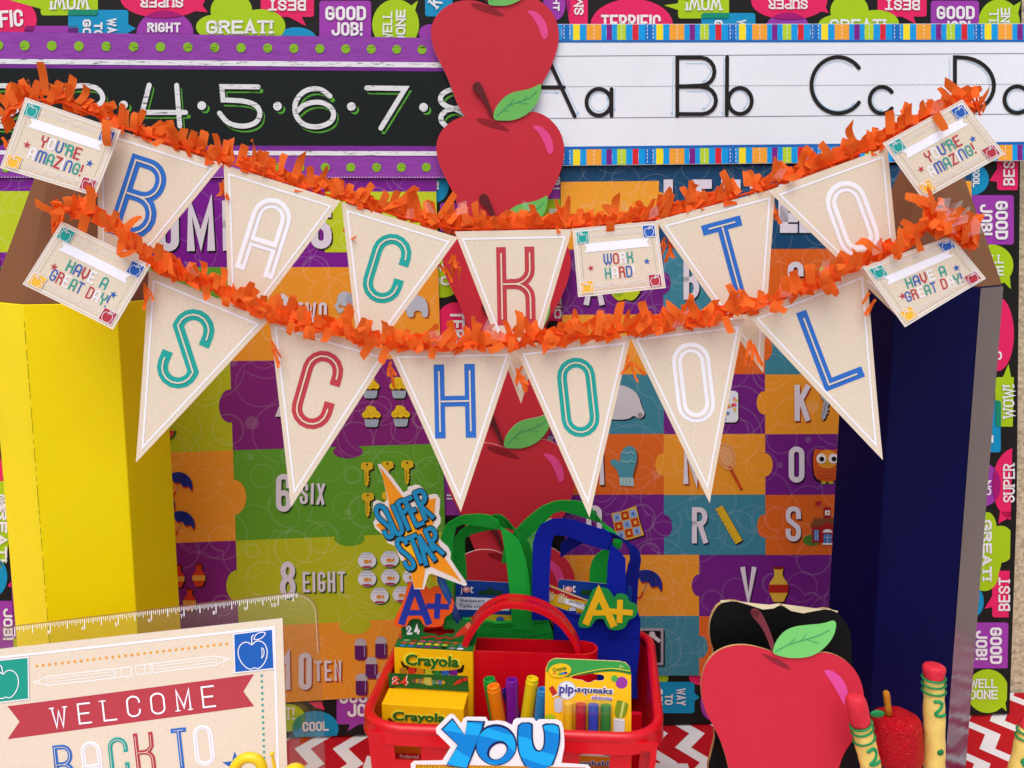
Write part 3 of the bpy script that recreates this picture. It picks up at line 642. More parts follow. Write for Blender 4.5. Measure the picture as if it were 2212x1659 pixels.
def ic_key(b, x, y, s, col='d9b21c', rot=0):
    P = [(-9, -26), (-13, -22), (-13, -12), (-6, -8), (-5, 20), (-1, 27), (3, 22), (3, 15), (6, 13), (3, 10), (6, 6), (3, 3), (4, -8), (13, -12), (13, -22), (9, -26)]
    q = rot_pts(P, x, y, rot, s); shade(b, q); b.c(col); b.poly(q, 4); b.c('3a2a10'); b.ell(*rot_pts([(0, -21)], x, y, rot, s)[0], 2.4*s, layer=5, n=8); b.line(rot_pts([(-2, -6), (-2, 18)], x, y, rot, s), .9, 5)
def ic_umbrella(b, x, y, s, rot=25, col='1a2a80'):
    d = [(-30, 8)]+[(30*math.cos(R(a)), 8-28*math.sin(R(a))) for a in range(180, -1, -15)]+[(20, 1), (10, 8), (0, 1), (-10, 8), (-20, 1)]
    q = rot_pts(d, x, y, rot, s); shade(b, q, 2, 4, 'c2410c'); b.c(col); b.poly(q, 4); b.c('0c1240')
    for a in (-12, 0, 12): b.line(rot_pts([(a*.2, -20), (a, 3)], x, y, rot, s), 1, 5)
    b.c('9a7a78'); b.line(rot_pts([(0, 4), (0, 26)], x, y, rot, s), 1.8*s, 3.5); b.c('c8321c'); b.line(rot_pts([(0, 24), (0, 34), (-4, 38), (-8, 35)], x, y, rot, s), 3.5*s, 4)
def ic_vase(b, x, y, s, c1='cf3a1c', c2='e0a03c', sh=DK):
    P = smooth_loop([(-9, -28), (9, -28), (6, -22), (6, -14), (14, -4), (15, 8), (9, 20), (8, 24), (-8, 24), (-9, 20), (-15, 8), (-14, -4), (-6, -14), (-6, -22)], 2)
    q = rot_pts(P, x, y, 0, s); shade(b, q, 3, 3, sh); b.c(c1); b.poly(q, 3)
    band = clip(rot_pts([(-20, -2), (20, -2), (20, 10), (-20, 10)], x, y, 0, s), rot_pts(ell(0, 2, 15, 22), x, y, 0, s)); b.c(c2); b.poly(band, 4)
    b.c('7c1a14'); b.ell(x, y-27*s, 9*s, 2.4*s, 4)
def ic_bowl(b, x, y, s):
    q = ell(x, y, 20*s, 17*s); shade(b, q, 3, 3, '3f6a1c'); b.c('dfe3ea'); b.poly(q, 3); b.c('c4cad6'); b.ell(x, y-15*s, 13*s, 3.5*s, 4)
    b.c('9aa2b4'); b.line([(x-15*s, y-7*s), (x-6*s, y-8*s), (x+4*s, y-7*s), (x+15*s, y-8*s)], .8, 4)
    b.c('e0912a'); b.ell(x-1*s, y+1*s, 6*s, 4*s, 5); b.poly([(x+4*s, y+1*s), (x+10*s, y-4*s), (x+9*s, y+6*s)], 5); b.c('a83a5a'); b.ell(x, y+13*s, 11*s, 2.6*s, 4); b.c('2a1a10'); b.ell(x-4*s, y, 1*s, layer=6, n=6)
def ic_jam(b, x, y, s):
    q = rrect(x-13*s, y-14*s, x+13*s, y+22*s, 6*s); shade(b, q, 3, 3, 'a8401c'); b.c('5c1a60'); b.poly(q, 3)
    b.c('b6aeb6'); b.poly(rrect(x-13*s, y-22*s, x+13*s, y-11*s, 3*s), 4); b.poly(rrect(x-9*s, y-27*s, x+9*s, y-20*s, 2*s), 4.5); b.c('a08cb0'); b.line([(x+9*s, y-10*s), (x+9*s, y+14*s)], 2*s, 5)
def ic_elephant(b, x, y, s):
    body = smooth_loop([(-40, -8), (-20, -26), (10, -28), (34, -20), (44, -2), (44, 28), (30, 28), (28, 12), (10, 12), (10, 28), (-6, 28), (-8, 10), (-26, 6)], 1); q = rot_pts(body, x, y, 0, s)
    shade(b, q, 4, 3, 'b0541c'); b.c('b6bac4'); b.poly(q, 3); hd = rot_pts(ell(-44, -12, 20, 20), x, y, 0, s); b.poly(hd, 3.5); b.line(rot_pts([(-56, -12), (-66, 8), (-58, 22), (-48, 14)], x, y, 0, s), 9*s, 4); b.c('9fa4b0'); b.ell(x-30*s, y-12*s, 10*s, 14*s, 5)
def ic_bear(b, x, y, s):
    q = rot_pts(smooth_loop([(-60, 30), (-60, -6), (-30, -38), (10, -42), (40, -22), (48, 8), (56, 22), (44, 34), (30, 24), (20, 34), (-20, 34)], 2), x, y, 0, s)
    shade(b, q, 3, 3, '12303a'); b.c('c9c6cc'); b.poly(q, 3); b.c('8f8a90'); b.ell(x+44*s, y+24*s, 5*s, layer=4)
def ic_mitten(b, x, y, s):
    q = rot_pts(smooth_loop([(-14, 30), (-22, 6), (-34, -2), (-36, -14), (-24, -16), (-14, -6), (-12, -34), (6, -48), (22, -40), (26, -16), (18, 10), (14, 30)], 2), x, y, 0, s)
    shade(b, q, 4, 4, '8a3a10'); b.c('4d93a0'); b.poly(q, 3); b.c('9cc4c8')
    for k in (-28, -8): b.line(rot_pts([(-12, k), (-6, k-4), (2, k), (10, k-4), (20, k)], x, y, 0, s), 1.8*s, 5)
    b.c('a3c2c4'); b.poly(rot_pts([(-16, 26), (16, 26), (18, 46), (-14, 44)], x, y, 0, s), 4.5); b.c('5f8a90')
    for k in (-8, 0, 8): b.line(rot_pts([(k, 28), (k+1, 44)], x, y, 0, s), .9, 5.2)
def ic_net(b, x, y, s):
    b.c('7a3a10'); b.line([(x+10*s+2, y+30*s+3), (x+36*s+2, y+78*s+3)], 6*s, 2); b.c('c8401c'); b.line([(x+8*s, y+24*s), (x+36*s, y+78*s)], 6*s, 4)
    q = rot_pts(ell(0, 0, 20, 32), x, y, -18, s); b.c('d9a878'); 
    b.line(q, 2.6*s, 5, True); b.c('e9cfb0')
    for k in range(-3, 4): b.line(rot_pts([(k*5, -24+abs(k)*3), (k*4, 24-abs(k)*3)], x, y, -18, s), .9, 4.6)
    for k in range(-4, 5): b.line(rot_pts([(-16+abs(k)*1.6, k*6), (16-abs(k)*1.6, k*6)], x, y, -18, s), .9, 4.4)
def ic_owl(b, x, y, s):
    body = rot_pts(smooth_loop([(-34, -50), (-20, -44), (0, -46), (20, -44), (34, -50), (34, -10), (32, 30), (10, 40), (-10, 40), (-32, 30), (-38, -10)], 1), x, y, 0, s)
    shade(b, body, -3, 4, '2c0f30'); b.c('d2591c'); b.poly(body, 3); b.c('e89a2a'); b.ell(x, y-20*s, 29*s, 24*s, 4); b.c('f1eeee'); b.ell(x-16*s, y-22*s, 13*s, layer=5); b.ell(x+16*s, y-22*s, 13*s, layer=5)
    b.c('1c1414'); b.ell(x-15*s, y-21*s, 6.5*s, layer=6); b.ell(x+17*s, y-21*s, 6.5*s, layer=6); b.c('a9a928'); b.poly([(x-4*s, y-12*s), (x+4*s, y-12*s), (x, y-3*s)], 6); b.c('b0471a')
    for r_ in range(3):
        for k in range(-2, 3): b.line(ell(x+k*11*s, y+(10+r_*9)*s, 5*s, 4*s, 0, 6, 0, 180), 1.2, 4.5)
    b.c('a9a928'); b.poly(rrect(x-16*s, y+38*s, x-3*s, y+45*s, 2*s), 4); b.poly(rrect(x+3*s, y+38*s, x+16*s, y+45*s, 2*s), 4)
def ic_school(b, x, y, s):
    b.c('4a7a2a'); b.ell(x-28*s, y+28*s, 22*s, 14*s, 2); b.c('a31f22'); b.poly([(x-28*s, y-8*s), (x+30*s, y-8*s), (x+30*s, y+34*s), (x-28*s, y+34*s)], 3); b.c('7a4a26'); b.poly([(x-34*s, y-6*s), (x-22*s, y-26*s), (x+30*s, y-26*s), (x+34*s, y-6*s)], 4)
    b.c('a31f22'); b.poly([(x-8*s, y+34*s), (x-8*s, y-6*s), (x+9*s, y-18*s), (x+26*s, y-6*s), (x+26*s, y+34*s)], 5); b.poly([(x, y-26*s), (x, y-54*s), (x+18*s, y-54*s), (x+18*s, y-26*s)], 3.4)
    b.c('e8e4e4'); b.poly([(x+3*s, y-46*s), (x+15*s, y-46*s), (x+15*s, y-34*s), (x+3*s, y-34*s)], 6); b.poly([(x-4*s, y+34*s), (x+22*s, y+34*s), (x+22*s, y+38*s), (x-4*s, y+38*s)], 6)
    b.c('caa024'); b.ell(x+9*s, y-40*s, 3*s, layer=7)
    b.c('3f78b0'); b.poly([(x, y+12*s), (x+19*s, y+12*s), (x+19*s, y+34*s), (x, y+34*s)], 6); b.poly([(x-24*s, y+2*s), (x-12*s, y+2*s), (x-12*s, y+28*s), (x-24*s, y+28*s)], 6); b.c('e8e4e4'); b.poly(ell(x+9*s, y+8*s, 12*s, 8*s, 0, 8, 180, 360), 6.4)
    b.c('dcdce4'); 
    for k in (-20, -16): b.line([(x+k*s, y+2*s), (x+k*s, y+28*s)], .7, 7)
    b.line([(x+9.5*s, y+12*s), (x+9.5*s, y+34*s)], .8, 7); b.line([(x, y+20*s), (x+19*s, y+20*s)], .8, 7.2); b.c('8a8a8a'); b.line([(x-6*s, y-50*s), (x-6*s, y-70*s)], .8, 3); b.c('b02030'); b.poly([(x-6*s, y-70*s), (x-20*s, y-66*s), (x-20*s, y-57*s), (x-6*s, y-60*s)], 4)
def ic_quilt(b, x, y, s):
    P = lambda u, v: (x+(u*34+v*8-2*abs(v)*u)*s, y+(v*36-u*8)*s)
    q = [P(-1, -1), P(-.3, -.95), P(1, -1.1), P(.95, 0), P(1.1, 1), P(0, 1.05), P(-1, 1), P(-.95, 0)]; shade(b, q, 3, 3); b.c('dba63c'); b.poly(q, 3)
    for i in range(3):
        for j in range(3):
            c = (-.62+i*.62, -.62+j*.62); sq = lambda r_: [P(c[0]-r_, c[1]-r_), P(c[0]+r_, c[1]-r_), P(c[0]+r_, c[1]+r_), P(c[0]-r_, c[1]+r_)]
            if (i+j) % 2: b.c('b82a1c'); b.poly(sq(.27), 4); b.c('dba63c'); b.poly(sq(.12), 5)
            else: b.c('8ea6cc'); b.poly(sq(.27), 4); b.c('4a6fae'); b.poly([P(c[0], c[1]-.16), P(c[0]+.13, c[1]), P(c[0], c[1]+.16), P(c[0]-.13, c[1])], 5)
def ic_greenapple(b, x, y, s):
    q = rot_pts(smooth_loop([(0, -22), (18, -30), (36, -14), (34, 10), (18, 30), (4, 28), (0, 25), (-4, 28), (-18, 30), (-34, 10), (-36, -14), (-18, -30)], 2), x, y, 0, s); shade(b, q, 3, 3); b.c('b7c91c'); b.poly(q, 3); b.c('8fb52a'); b.ell(x-16*s, y+10*s, 12*s, 10*s, 4)
def ic_ruler(b, x, y, s):
    q = rot_pts([(-9, -46), (9, -46), (9, 46), (-9, 46)], x, y, -30, s); shade(b, q, 3, 3); b.c('d8ae22'); b.poly(q, 3); b.c('6a5210')
    for k in range(-4, 5): b.line(rot_pts([(-9, k*10), (-4, k*10)], x, y, -30, s), .8, 4)
def ic_jar(b, x, y, s):
    q = rrect(x-22*s, y-34*s, x+22*s, y+34*s, 9*s); shade(b, q, 3, 3); b.c('e6eaf2'); b.poly(q, 3); random.seed(5)
    for k in range(30): b.c(random.choice(['e05a8a', '3f9ac8', 'e8c83a', '4a9a3a', 'd0402a'])); b.ell(x+random.uniform(-17, 17)*s, y+random.uniform(-22, 29)*s, 4.5*s, 3*s, 4+.04*k, random.uniform(0, 180), 8)
def ic_xray(b, x, y, s):
    q = rrect(x-34*s, y-42*s, x+30*s, y+42*s, 3); shade(b, q, 4, 4, '16303a'); b.c('a59aa6'); b.poly(q, 3); b.c('120c10'); b.poly(rrect(x-28*s, y-36*s, x+24*s, y+36*s, 1), 4); b.c('cfc6cc')
    b.line([(x-26*s, y-34*s), (x-2*s, y-20*s)], 5*s, 5); b.line([(x+2*s, y-28*s), (x+22*s, y-12*s)], 8*s, 5.3); b.ell(x+4*s, y-28*s, 7*s, layer=5.6)
    for k in range(5): b.line([(x+(4-k)*s, y+(-6+k*8)*s), (x+(10-k)*s, y+(-2+k*8)*s)], 3*s, 5)
def ic_melon(b, x, y, s):
    b.c('2f6a2a'); b.poly(ell(x, y, 22*s, 22*s, 0, 14, 0, 180), 3); b.c('d23a3a'); b.poly(ell(x, y, 17*s, 17*s, 0, 14, 0, 180), 4)

class Chart:
    def __init__(s, root, pl): s.root = root; s.pl = pl
    def piece(s, quad, col, knobs=(), words=(), icons=(), ly=1):
        b = B(s.pl, col, 'swirl'); b.poly(quad, ly)
        for kx, ky, rx, ry in knobs: b.poly(ell(kx, ky, rx, ry, 0, 24), ly+.6)
        p_ = b.build('puzzle_piece', s.root)
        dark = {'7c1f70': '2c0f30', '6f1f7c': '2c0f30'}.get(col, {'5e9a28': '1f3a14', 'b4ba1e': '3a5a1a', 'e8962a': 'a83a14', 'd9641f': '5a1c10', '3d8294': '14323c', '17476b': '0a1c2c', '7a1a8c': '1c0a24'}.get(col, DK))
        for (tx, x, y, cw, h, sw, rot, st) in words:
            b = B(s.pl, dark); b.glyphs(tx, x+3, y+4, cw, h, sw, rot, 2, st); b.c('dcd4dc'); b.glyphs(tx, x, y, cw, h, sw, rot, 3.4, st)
            b.build('numeral' if tx.isdigit() else 'lettering', p_)
        for fn, x, y, sc_ in icons:
            b = B(s.pl); fn(b, x, y, sc_); b.build({'ic_bowl': 'fish_bowl_picture', 'ic_jam': 'jam_jar_picture'}.get(fn.__name__, fn.__name__[3:]+'_picture'), p_)
        return p_
PC = PB.shift(.003)
# numbers chart (left)
RY = [(385, 0), (577, 0), (778, -.012), (968, -.033), (1162, -.04), (1348, -.05), (1515, -.065)]
ry = lambda r, x: RY[r][0]+(x-650)*RY[r][1]
cxf = (lambda y: -5+(y-385)*.035, lambda y: 497+(y-779)*.033, lambda y: 942+(y-400)*.026)
def LQ(c0, c1, r0, r1):
    out = []
    for c, r in ((c0, r0), (c1, r0), (c1, r1), (c0, r1)): x = cxf[c](RY[r][0]); out.append((x, ry(r, x)))
    return out
nc = thing('numbers_chart', PC.map(480, 1515), 'puzzle-piece counting chart with numerals and picture sets, behind the yellow pencil', 'classroom chart')
C1 = Chart(nc, PC)
b = B(PC, '7a1a8c'); b.slab([LQ(0, 2, 0, 6)[0], LQ(0, 2, 0, 6)[1], LQ(0, 2, 0, 6)[2], LQ(0, 2, 0, 6)[3]], .0012, 0); b.build('chart_sheet', nc)
ORG, GRN, LIM, PUR, PU2, ORD, TEL, NVY = 'e8962a', '5e9a28', 'b4ba1e', '7c1f70', '6f1f7c', 'd9641f', '3d8294', '17476b'
g_ = G
h = LQ(0, 2, 0, 1); C1.piece(h, '7a1a8c', (), [('NUMBERS', 497, 487, 46, 108, 17, -1, g_)])
lime_tl = [(cxf[0](413), 413), (66, 413), (66, 545), (cxf[0](545), 545)]
C1.piece([(x, y) for x, y in lime_tl], 'bccb20', ly=2); C1.piece([(702, 414), (cxf[2](414), 414), (cxf[2](545), 545), (702, 545)], 'bccb20', ly=2)
C1.piece(LQ(0, 1, 1, 2), GRN)
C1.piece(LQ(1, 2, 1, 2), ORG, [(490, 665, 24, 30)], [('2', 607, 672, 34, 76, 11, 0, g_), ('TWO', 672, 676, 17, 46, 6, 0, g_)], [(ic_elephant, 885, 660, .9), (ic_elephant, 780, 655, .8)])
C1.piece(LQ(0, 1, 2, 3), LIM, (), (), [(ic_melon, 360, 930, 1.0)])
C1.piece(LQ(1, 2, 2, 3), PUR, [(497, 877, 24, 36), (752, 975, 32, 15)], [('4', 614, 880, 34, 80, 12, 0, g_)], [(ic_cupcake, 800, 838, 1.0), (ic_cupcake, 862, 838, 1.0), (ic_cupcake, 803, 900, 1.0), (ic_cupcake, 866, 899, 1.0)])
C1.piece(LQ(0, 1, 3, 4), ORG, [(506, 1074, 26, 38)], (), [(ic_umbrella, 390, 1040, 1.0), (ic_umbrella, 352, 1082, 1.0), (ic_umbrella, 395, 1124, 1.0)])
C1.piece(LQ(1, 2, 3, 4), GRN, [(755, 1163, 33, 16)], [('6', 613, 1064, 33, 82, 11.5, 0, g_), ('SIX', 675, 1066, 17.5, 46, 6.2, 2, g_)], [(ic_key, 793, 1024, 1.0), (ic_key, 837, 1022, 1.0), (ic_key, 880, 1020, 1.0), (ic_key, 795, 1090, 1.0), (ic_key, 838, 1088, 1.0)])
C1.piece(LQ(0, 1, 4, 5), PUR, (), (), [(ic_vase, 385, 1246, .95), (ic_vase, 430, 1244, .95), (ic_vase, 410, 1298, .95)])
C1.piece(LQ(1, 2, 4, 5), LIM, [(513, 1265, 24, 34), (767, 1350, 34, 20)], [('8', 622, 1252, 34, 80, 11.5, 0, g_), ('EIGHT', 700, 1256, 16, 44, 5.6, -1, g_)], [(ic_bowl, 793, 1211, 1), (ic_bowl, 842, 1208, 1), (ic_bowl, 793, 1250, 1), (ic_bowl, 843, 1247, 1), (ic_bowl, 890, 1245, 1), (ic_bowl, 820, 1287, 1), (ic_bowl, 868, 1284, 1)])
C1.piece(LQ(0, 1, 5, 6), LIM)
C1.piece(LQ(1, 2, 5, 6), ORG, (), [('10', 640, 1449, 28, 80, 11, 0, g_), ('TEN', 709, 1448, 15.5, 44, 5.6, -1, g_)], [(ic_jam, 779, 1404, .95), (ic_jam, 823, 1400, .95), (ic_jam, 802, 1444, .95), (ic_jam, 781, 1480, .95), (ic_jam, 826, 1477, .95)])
# letters chart (right)
lc = thing('letters_chart', PC.map(1655, 1460), 'puzzle-piece alphabet chart with letters and matching pictures, behind the navy pencil', 'classroom chart')
C2 = Chart(lc, PC); RX = [1211, 1432, 1651, 1870, 2098]; RR_ = [358, 538, 680, 809, 938, 1069, 1199, 1331, 1460]
xx = lambda c, y: (RX[c] if c < 4 else 2098)+(y-400)*(.011 if c == 0 else .003)
def RQ(c0, c1, r0, r1, x0=None, x1=None): return [((x0 or xx(c0, RR_[r0])), RR_[r0]), ((x1 or xx(c1, RR_[r0])), RR_[r0]-1), ((x1 or xx(c1, RR_[r1])), RR_[r1]-1), ((x0 or xx(c0, RR_[r1])), RR_[r1])]
q = RQ(0, 4, 0, 8); b = B(PC, NVY); b.slab(q, .0012, 0); b.build('chart_sheet', lc)
C2.piece(RQ(0, 4, 0, 1), NVY, (), [('LETTERS', 1640, 434, 42, 92, 20, 0, g_), ('LETTERS', 1840, 479, 42, 60, 20, 0, g_)][:1])
b = B(PC, '0a1c2c'); b.poly([(1687, 463), (1717, 463), (1717, 502), (1747, 502), (1747, 506), (1687, 506)], 2.5); b.c('dcd4dc'); b.poly([(1684, 445), (1702, 445), (1702, 484), (1722, 484), (1722, 503), (1684, 503)], 3.4); b.poly([(1726, 445), (1745, 445), (1745, 484), (1764, 484), (1764, 503), (1726, 503)], 3.4); b.build('lettering', lc)
C2.piece([(1211, 393), (1423, 391), (1423, 538), (1212, 539)], 'eda02c', [(1420, 448, 27, 34)], ly=2)
C2.piece([(2010, 391), (2098, 391), (2098, 538), (2010, 538)], 'eda02c', ly=2)
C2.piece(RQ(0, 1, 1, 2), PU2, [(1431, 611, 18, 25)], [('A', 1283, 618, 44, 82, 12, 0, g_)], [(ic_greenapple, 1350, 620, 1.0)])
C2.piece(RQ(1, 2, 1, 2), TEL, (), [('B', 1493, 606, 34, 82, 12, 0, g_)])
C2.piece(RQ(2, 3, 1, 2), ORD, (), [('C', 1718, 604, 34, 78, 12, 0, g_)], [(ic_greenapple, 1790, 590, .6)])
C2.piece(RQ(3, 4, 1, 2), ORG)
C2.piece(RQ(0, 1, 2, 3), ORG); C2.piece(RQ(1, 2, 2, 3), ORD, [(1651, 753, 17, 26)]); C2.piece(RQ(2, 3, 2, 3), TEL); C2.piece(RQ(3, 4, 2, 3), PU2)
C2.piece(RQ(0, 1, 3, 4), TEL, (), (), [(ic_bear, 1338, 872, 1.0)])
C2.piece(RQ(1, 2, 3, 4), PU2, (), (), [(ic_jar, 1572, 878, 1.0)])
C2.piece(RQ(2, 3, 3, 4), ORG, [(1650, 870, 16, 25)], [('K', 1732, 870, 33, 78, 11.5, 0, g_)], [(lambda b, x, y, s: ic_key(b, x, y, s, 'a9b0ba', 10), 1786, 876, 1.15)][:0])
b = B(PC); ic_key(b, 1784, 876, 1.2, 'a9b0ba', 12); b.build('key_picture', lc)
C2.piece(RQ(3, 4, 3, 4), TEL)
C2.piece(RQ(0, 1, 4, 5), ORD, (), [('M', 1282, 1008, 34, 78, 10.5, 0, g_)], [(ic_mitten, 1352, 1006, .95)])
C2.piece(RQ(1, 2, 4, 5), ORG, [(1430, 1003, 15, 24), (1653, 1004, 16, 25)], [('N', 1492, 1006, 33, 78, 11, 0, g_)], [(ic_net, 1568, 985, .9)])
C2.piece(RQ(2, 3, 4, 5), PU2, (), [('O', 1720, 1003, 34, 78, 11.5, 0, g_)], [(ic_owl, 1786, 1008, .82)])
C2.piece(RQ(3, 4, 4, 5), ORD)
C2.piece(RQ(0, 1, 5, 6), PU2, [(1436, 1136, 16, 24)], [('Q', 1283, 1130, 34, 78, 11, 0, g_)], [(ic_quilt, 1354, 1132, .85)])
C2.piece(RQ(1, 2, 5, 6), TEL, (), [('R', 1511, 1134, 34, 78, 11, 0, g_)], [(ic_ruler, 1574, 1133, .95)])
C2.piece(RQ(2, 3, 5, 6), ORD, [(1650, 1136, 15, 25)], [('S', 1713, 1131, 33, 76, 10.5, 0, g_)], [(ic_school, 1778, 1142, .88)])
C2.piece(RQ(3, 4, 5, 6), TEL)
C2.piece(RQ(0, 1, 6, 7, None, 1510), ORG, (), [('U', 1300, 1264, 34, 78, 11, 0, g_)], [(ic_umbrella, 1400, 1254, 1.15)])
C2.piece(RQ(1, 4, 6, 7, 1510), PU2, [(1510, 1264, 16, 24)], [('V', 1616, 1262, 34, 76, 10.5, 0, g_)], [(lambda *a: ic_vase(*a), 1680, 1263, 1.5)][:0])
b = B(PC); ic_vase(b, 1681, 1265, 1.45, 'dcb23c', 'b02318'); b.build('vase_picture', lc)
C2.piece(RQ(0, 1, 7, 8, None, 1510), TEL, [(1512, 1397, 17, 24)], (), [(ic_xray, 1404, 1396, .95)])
C2.piece(RQ(1, 4, 7, 8, 1510), ORD)

# ================================================================ APPLE CUT-OUTS IN A COLUMN
AP = [(980, 775), (900, 745), (800, 748), (710, 785), (640, 855), (611, 940), (625, 1040), (658, 1120), (712, 1220), (750, 1320), (790, 1430), (838, 1505), (900, 1530), (1000, 1508), (1110, 1530), (1200, 1505), (1262, 1440), (1300, 1360), (1340, 1280), (1390, 1190), (1432, 1080), (1450, 965), (1425, 860), (1370, 785), (1295, 733), (1220, 720), (1170, 752), (1100, 785), (1040, 790)]
LEAF = [(982, 777), (992, 705), (1050, 632), (1110, 596), (1200, 582), (1255, 562), (1298, 534), (1292, 620), (1252, 695), (1190, 752), (1110, 782), (1040, 782)]
STEM = [(848, 572), (858, 538), (885, 528), (908, 545), (930, 600), (958, 670), (988, 755), (970, 762), (940, 690), (900, 622), (858, 592)]
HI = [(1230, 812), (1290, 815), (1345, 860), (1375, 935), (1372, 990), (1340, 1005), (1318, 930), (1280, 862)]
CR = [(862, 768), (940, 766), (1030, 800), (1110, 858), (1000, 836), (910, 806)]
def tapple(t, P, dx, dy, k=1.0, it=2): return smooth_loop([t((980+(x-980)*k+dx, 775+(y-775)*k+dy)) for x, y in P], it)
def red_apple(pl, t, dx, dy, name, label, cat, group, k=1.0, red='c32c39', tt=.0022, kind='card', base=None):
    b = B(pl, red, kind); out = tapple(t, AP, dx, dy, k); b.slab(out, tt, 0, ('dcd2c8', 'paper'))
    o = b.build('apple_body', None); lo = Vector(base if base is not None else pl.map(*t((980+dx, 1520+dy))))
    r_ = thing(name, lo, label, cat, group); o.parent = r_; o.location = (0, 0, 0)
    for v in o.data.vertices: v.co -= lo
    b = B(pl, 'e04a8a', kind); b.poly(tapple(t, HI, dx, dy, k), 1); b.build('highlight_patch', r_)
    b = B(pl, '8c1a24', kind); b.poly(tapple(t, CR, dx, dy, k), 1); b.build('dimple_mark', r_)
    b = B(pl.shift(.0015), '5e1f22', kind); b.slab(tapple(t, STEM, dx, dy, k), .0012, 0); b.build('stem', r_)
    b = B(pl.shift(.002), '6ab85a', kind); b.slab(tapple(t, LEAF, dx, dy, k), .0012, 0, ('dcd2c8', 'paper'))
    b.c('3f9a72'); m_ = lambda *p_: [t((980+(x-980)*k+dx, 775+(y-775)*k+dy)) for x, y in p_]
    u = k*t.k*3
    b.line(m_((1005, 755), (1080, 685), (1140, 662), (1220, 635), (1270, 588)), 1.5*u, 1); b.line(m_((1080, 685), (1120, 640)), 1.1*u, 1.2); b.line(m_((1140, 662), (1210, 672)), 1.1*u, 1.2); b.line(m_((1180, 650), (1205, 618)), 1.0*u, 1.3); b.line(m_((1050, 712), (1090, 720)), 1.0*u, 1.3)
    b.build('leaf', r_)
    return r_
WH = ['topmost red paper apple of the column, cropped by the top edge', 'second red paper apple of the column, with its whole leaf showing over the strips', 'third red paper apple of the column, mostly behind the letter K pennant', 'fourth red paper apple of the column, between the pennants spelling school', 'fifth red paper apple of the column, above the green tote handle', 'lowest red paper apple of the column, dark behind the tote bag handles']
for i, (dx, dy) in enumerate([(-35, -745), (0, 0), (42, 725), (58, 1425), (68, 2124), (72, 2815)]):
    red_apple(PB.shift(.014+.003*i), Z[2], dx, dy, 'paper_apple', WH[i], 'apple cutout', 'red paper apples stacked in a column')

# ================================================================ GIANT HEXAGONAL PENCILS
def giant_pencil(cx, cy, Rr, rot, ztop, ztip, col, side, label):
    r_ = thing('giant_pencil', (cx, cy, 0), label, 'giant pencil')
    hx = [(cx+Rr*math.cos(R(rot+60*k)), cy+Rr*math.sin(R(rot+60*k))) for k in range(6)]
    b = B(None, col, 'matte' if side else 'card'); b.prism(hx, .001, ztop, True)
    if side:
        b.c(*side); i = 5
        a, c = hx[5], hx[0]; n_ = Vector((math.cos(R(rot+330)), math.sin(R(rot+330)), 0))*.0004
    b.build('barrel', r_, bevel=.0008)
    b = B(None, '7a4a2c', 'card'); n = 6; k = .12
    tx = [(cx+(x-cx)*k, cy+(y-cy)*k) for x, y in hx]; h1 = [(cx+(x-cx)*.985, cy+(y-cy)*.985) for x, y in hx]
    b.raw([(x, y, ztop+.0005) for x, y in h1]+[(x, y, ztip) for x, y in tx], [(i, (i+1) % 6, 6+(i+1) % 6, 6+i) for i in range(6)]+[tuple(range(6, 12)), tuple(reversed(range(6)))]); b.build('sharpened_cone', r_)
    if side:
        a, c = hx[5], hx[0]; b = B(None, *side); z0, z1_ = .002, ztop-.001
        b.raw([(a[0]+n_.x, a[1]+n_.y, z0), (c[0]+n_.x, c[1]+n_.y, z0), (c[0]+n_.x, c[1]+n_.y, z1_), (a[0]+n_.x, a[1]+n_.y, z1_)], [(0, 1, 2, 3)]); b.build('glossy_side_panel', r_)
    return r_
ytop = at(60, 653, .80).z
p1 = giant_pencil(-.395, .84, .072, 20, ytop, ytop+.155, 'f8de00', None, 'giant yellow cardboard pencil with brown cone tip, standing at left')
b = B(None, '6e5a10'); hx = [(-.395+.0722*math.cos(R(200)), .84+.0722*math.sin(R(200))), (-.395+.0722*math.cos(R(260)), .84+.0722*math.sin(R(260)))]
for k in range(60):
    z_ = .01+(k+random.uniform(-.3, .3))*(ytop-.02)/60; b.tube([(hx[1][0], hx[1][1], z_), (hx[1][0], hx[1][1], z_+random.uniform(.003, .009))], .00018, 4)
b.build('perforated_seam', p1)
ytop2 = at(2000, 618, .80).z
p2 = giant_pencil(.373, .84, .0665, -12.5, ytop2, ytop2+.145, '02033c', ('080a4a', 'lacquer'), 'giant navy blue cardboard pencil with brown cone tip, standing at right')
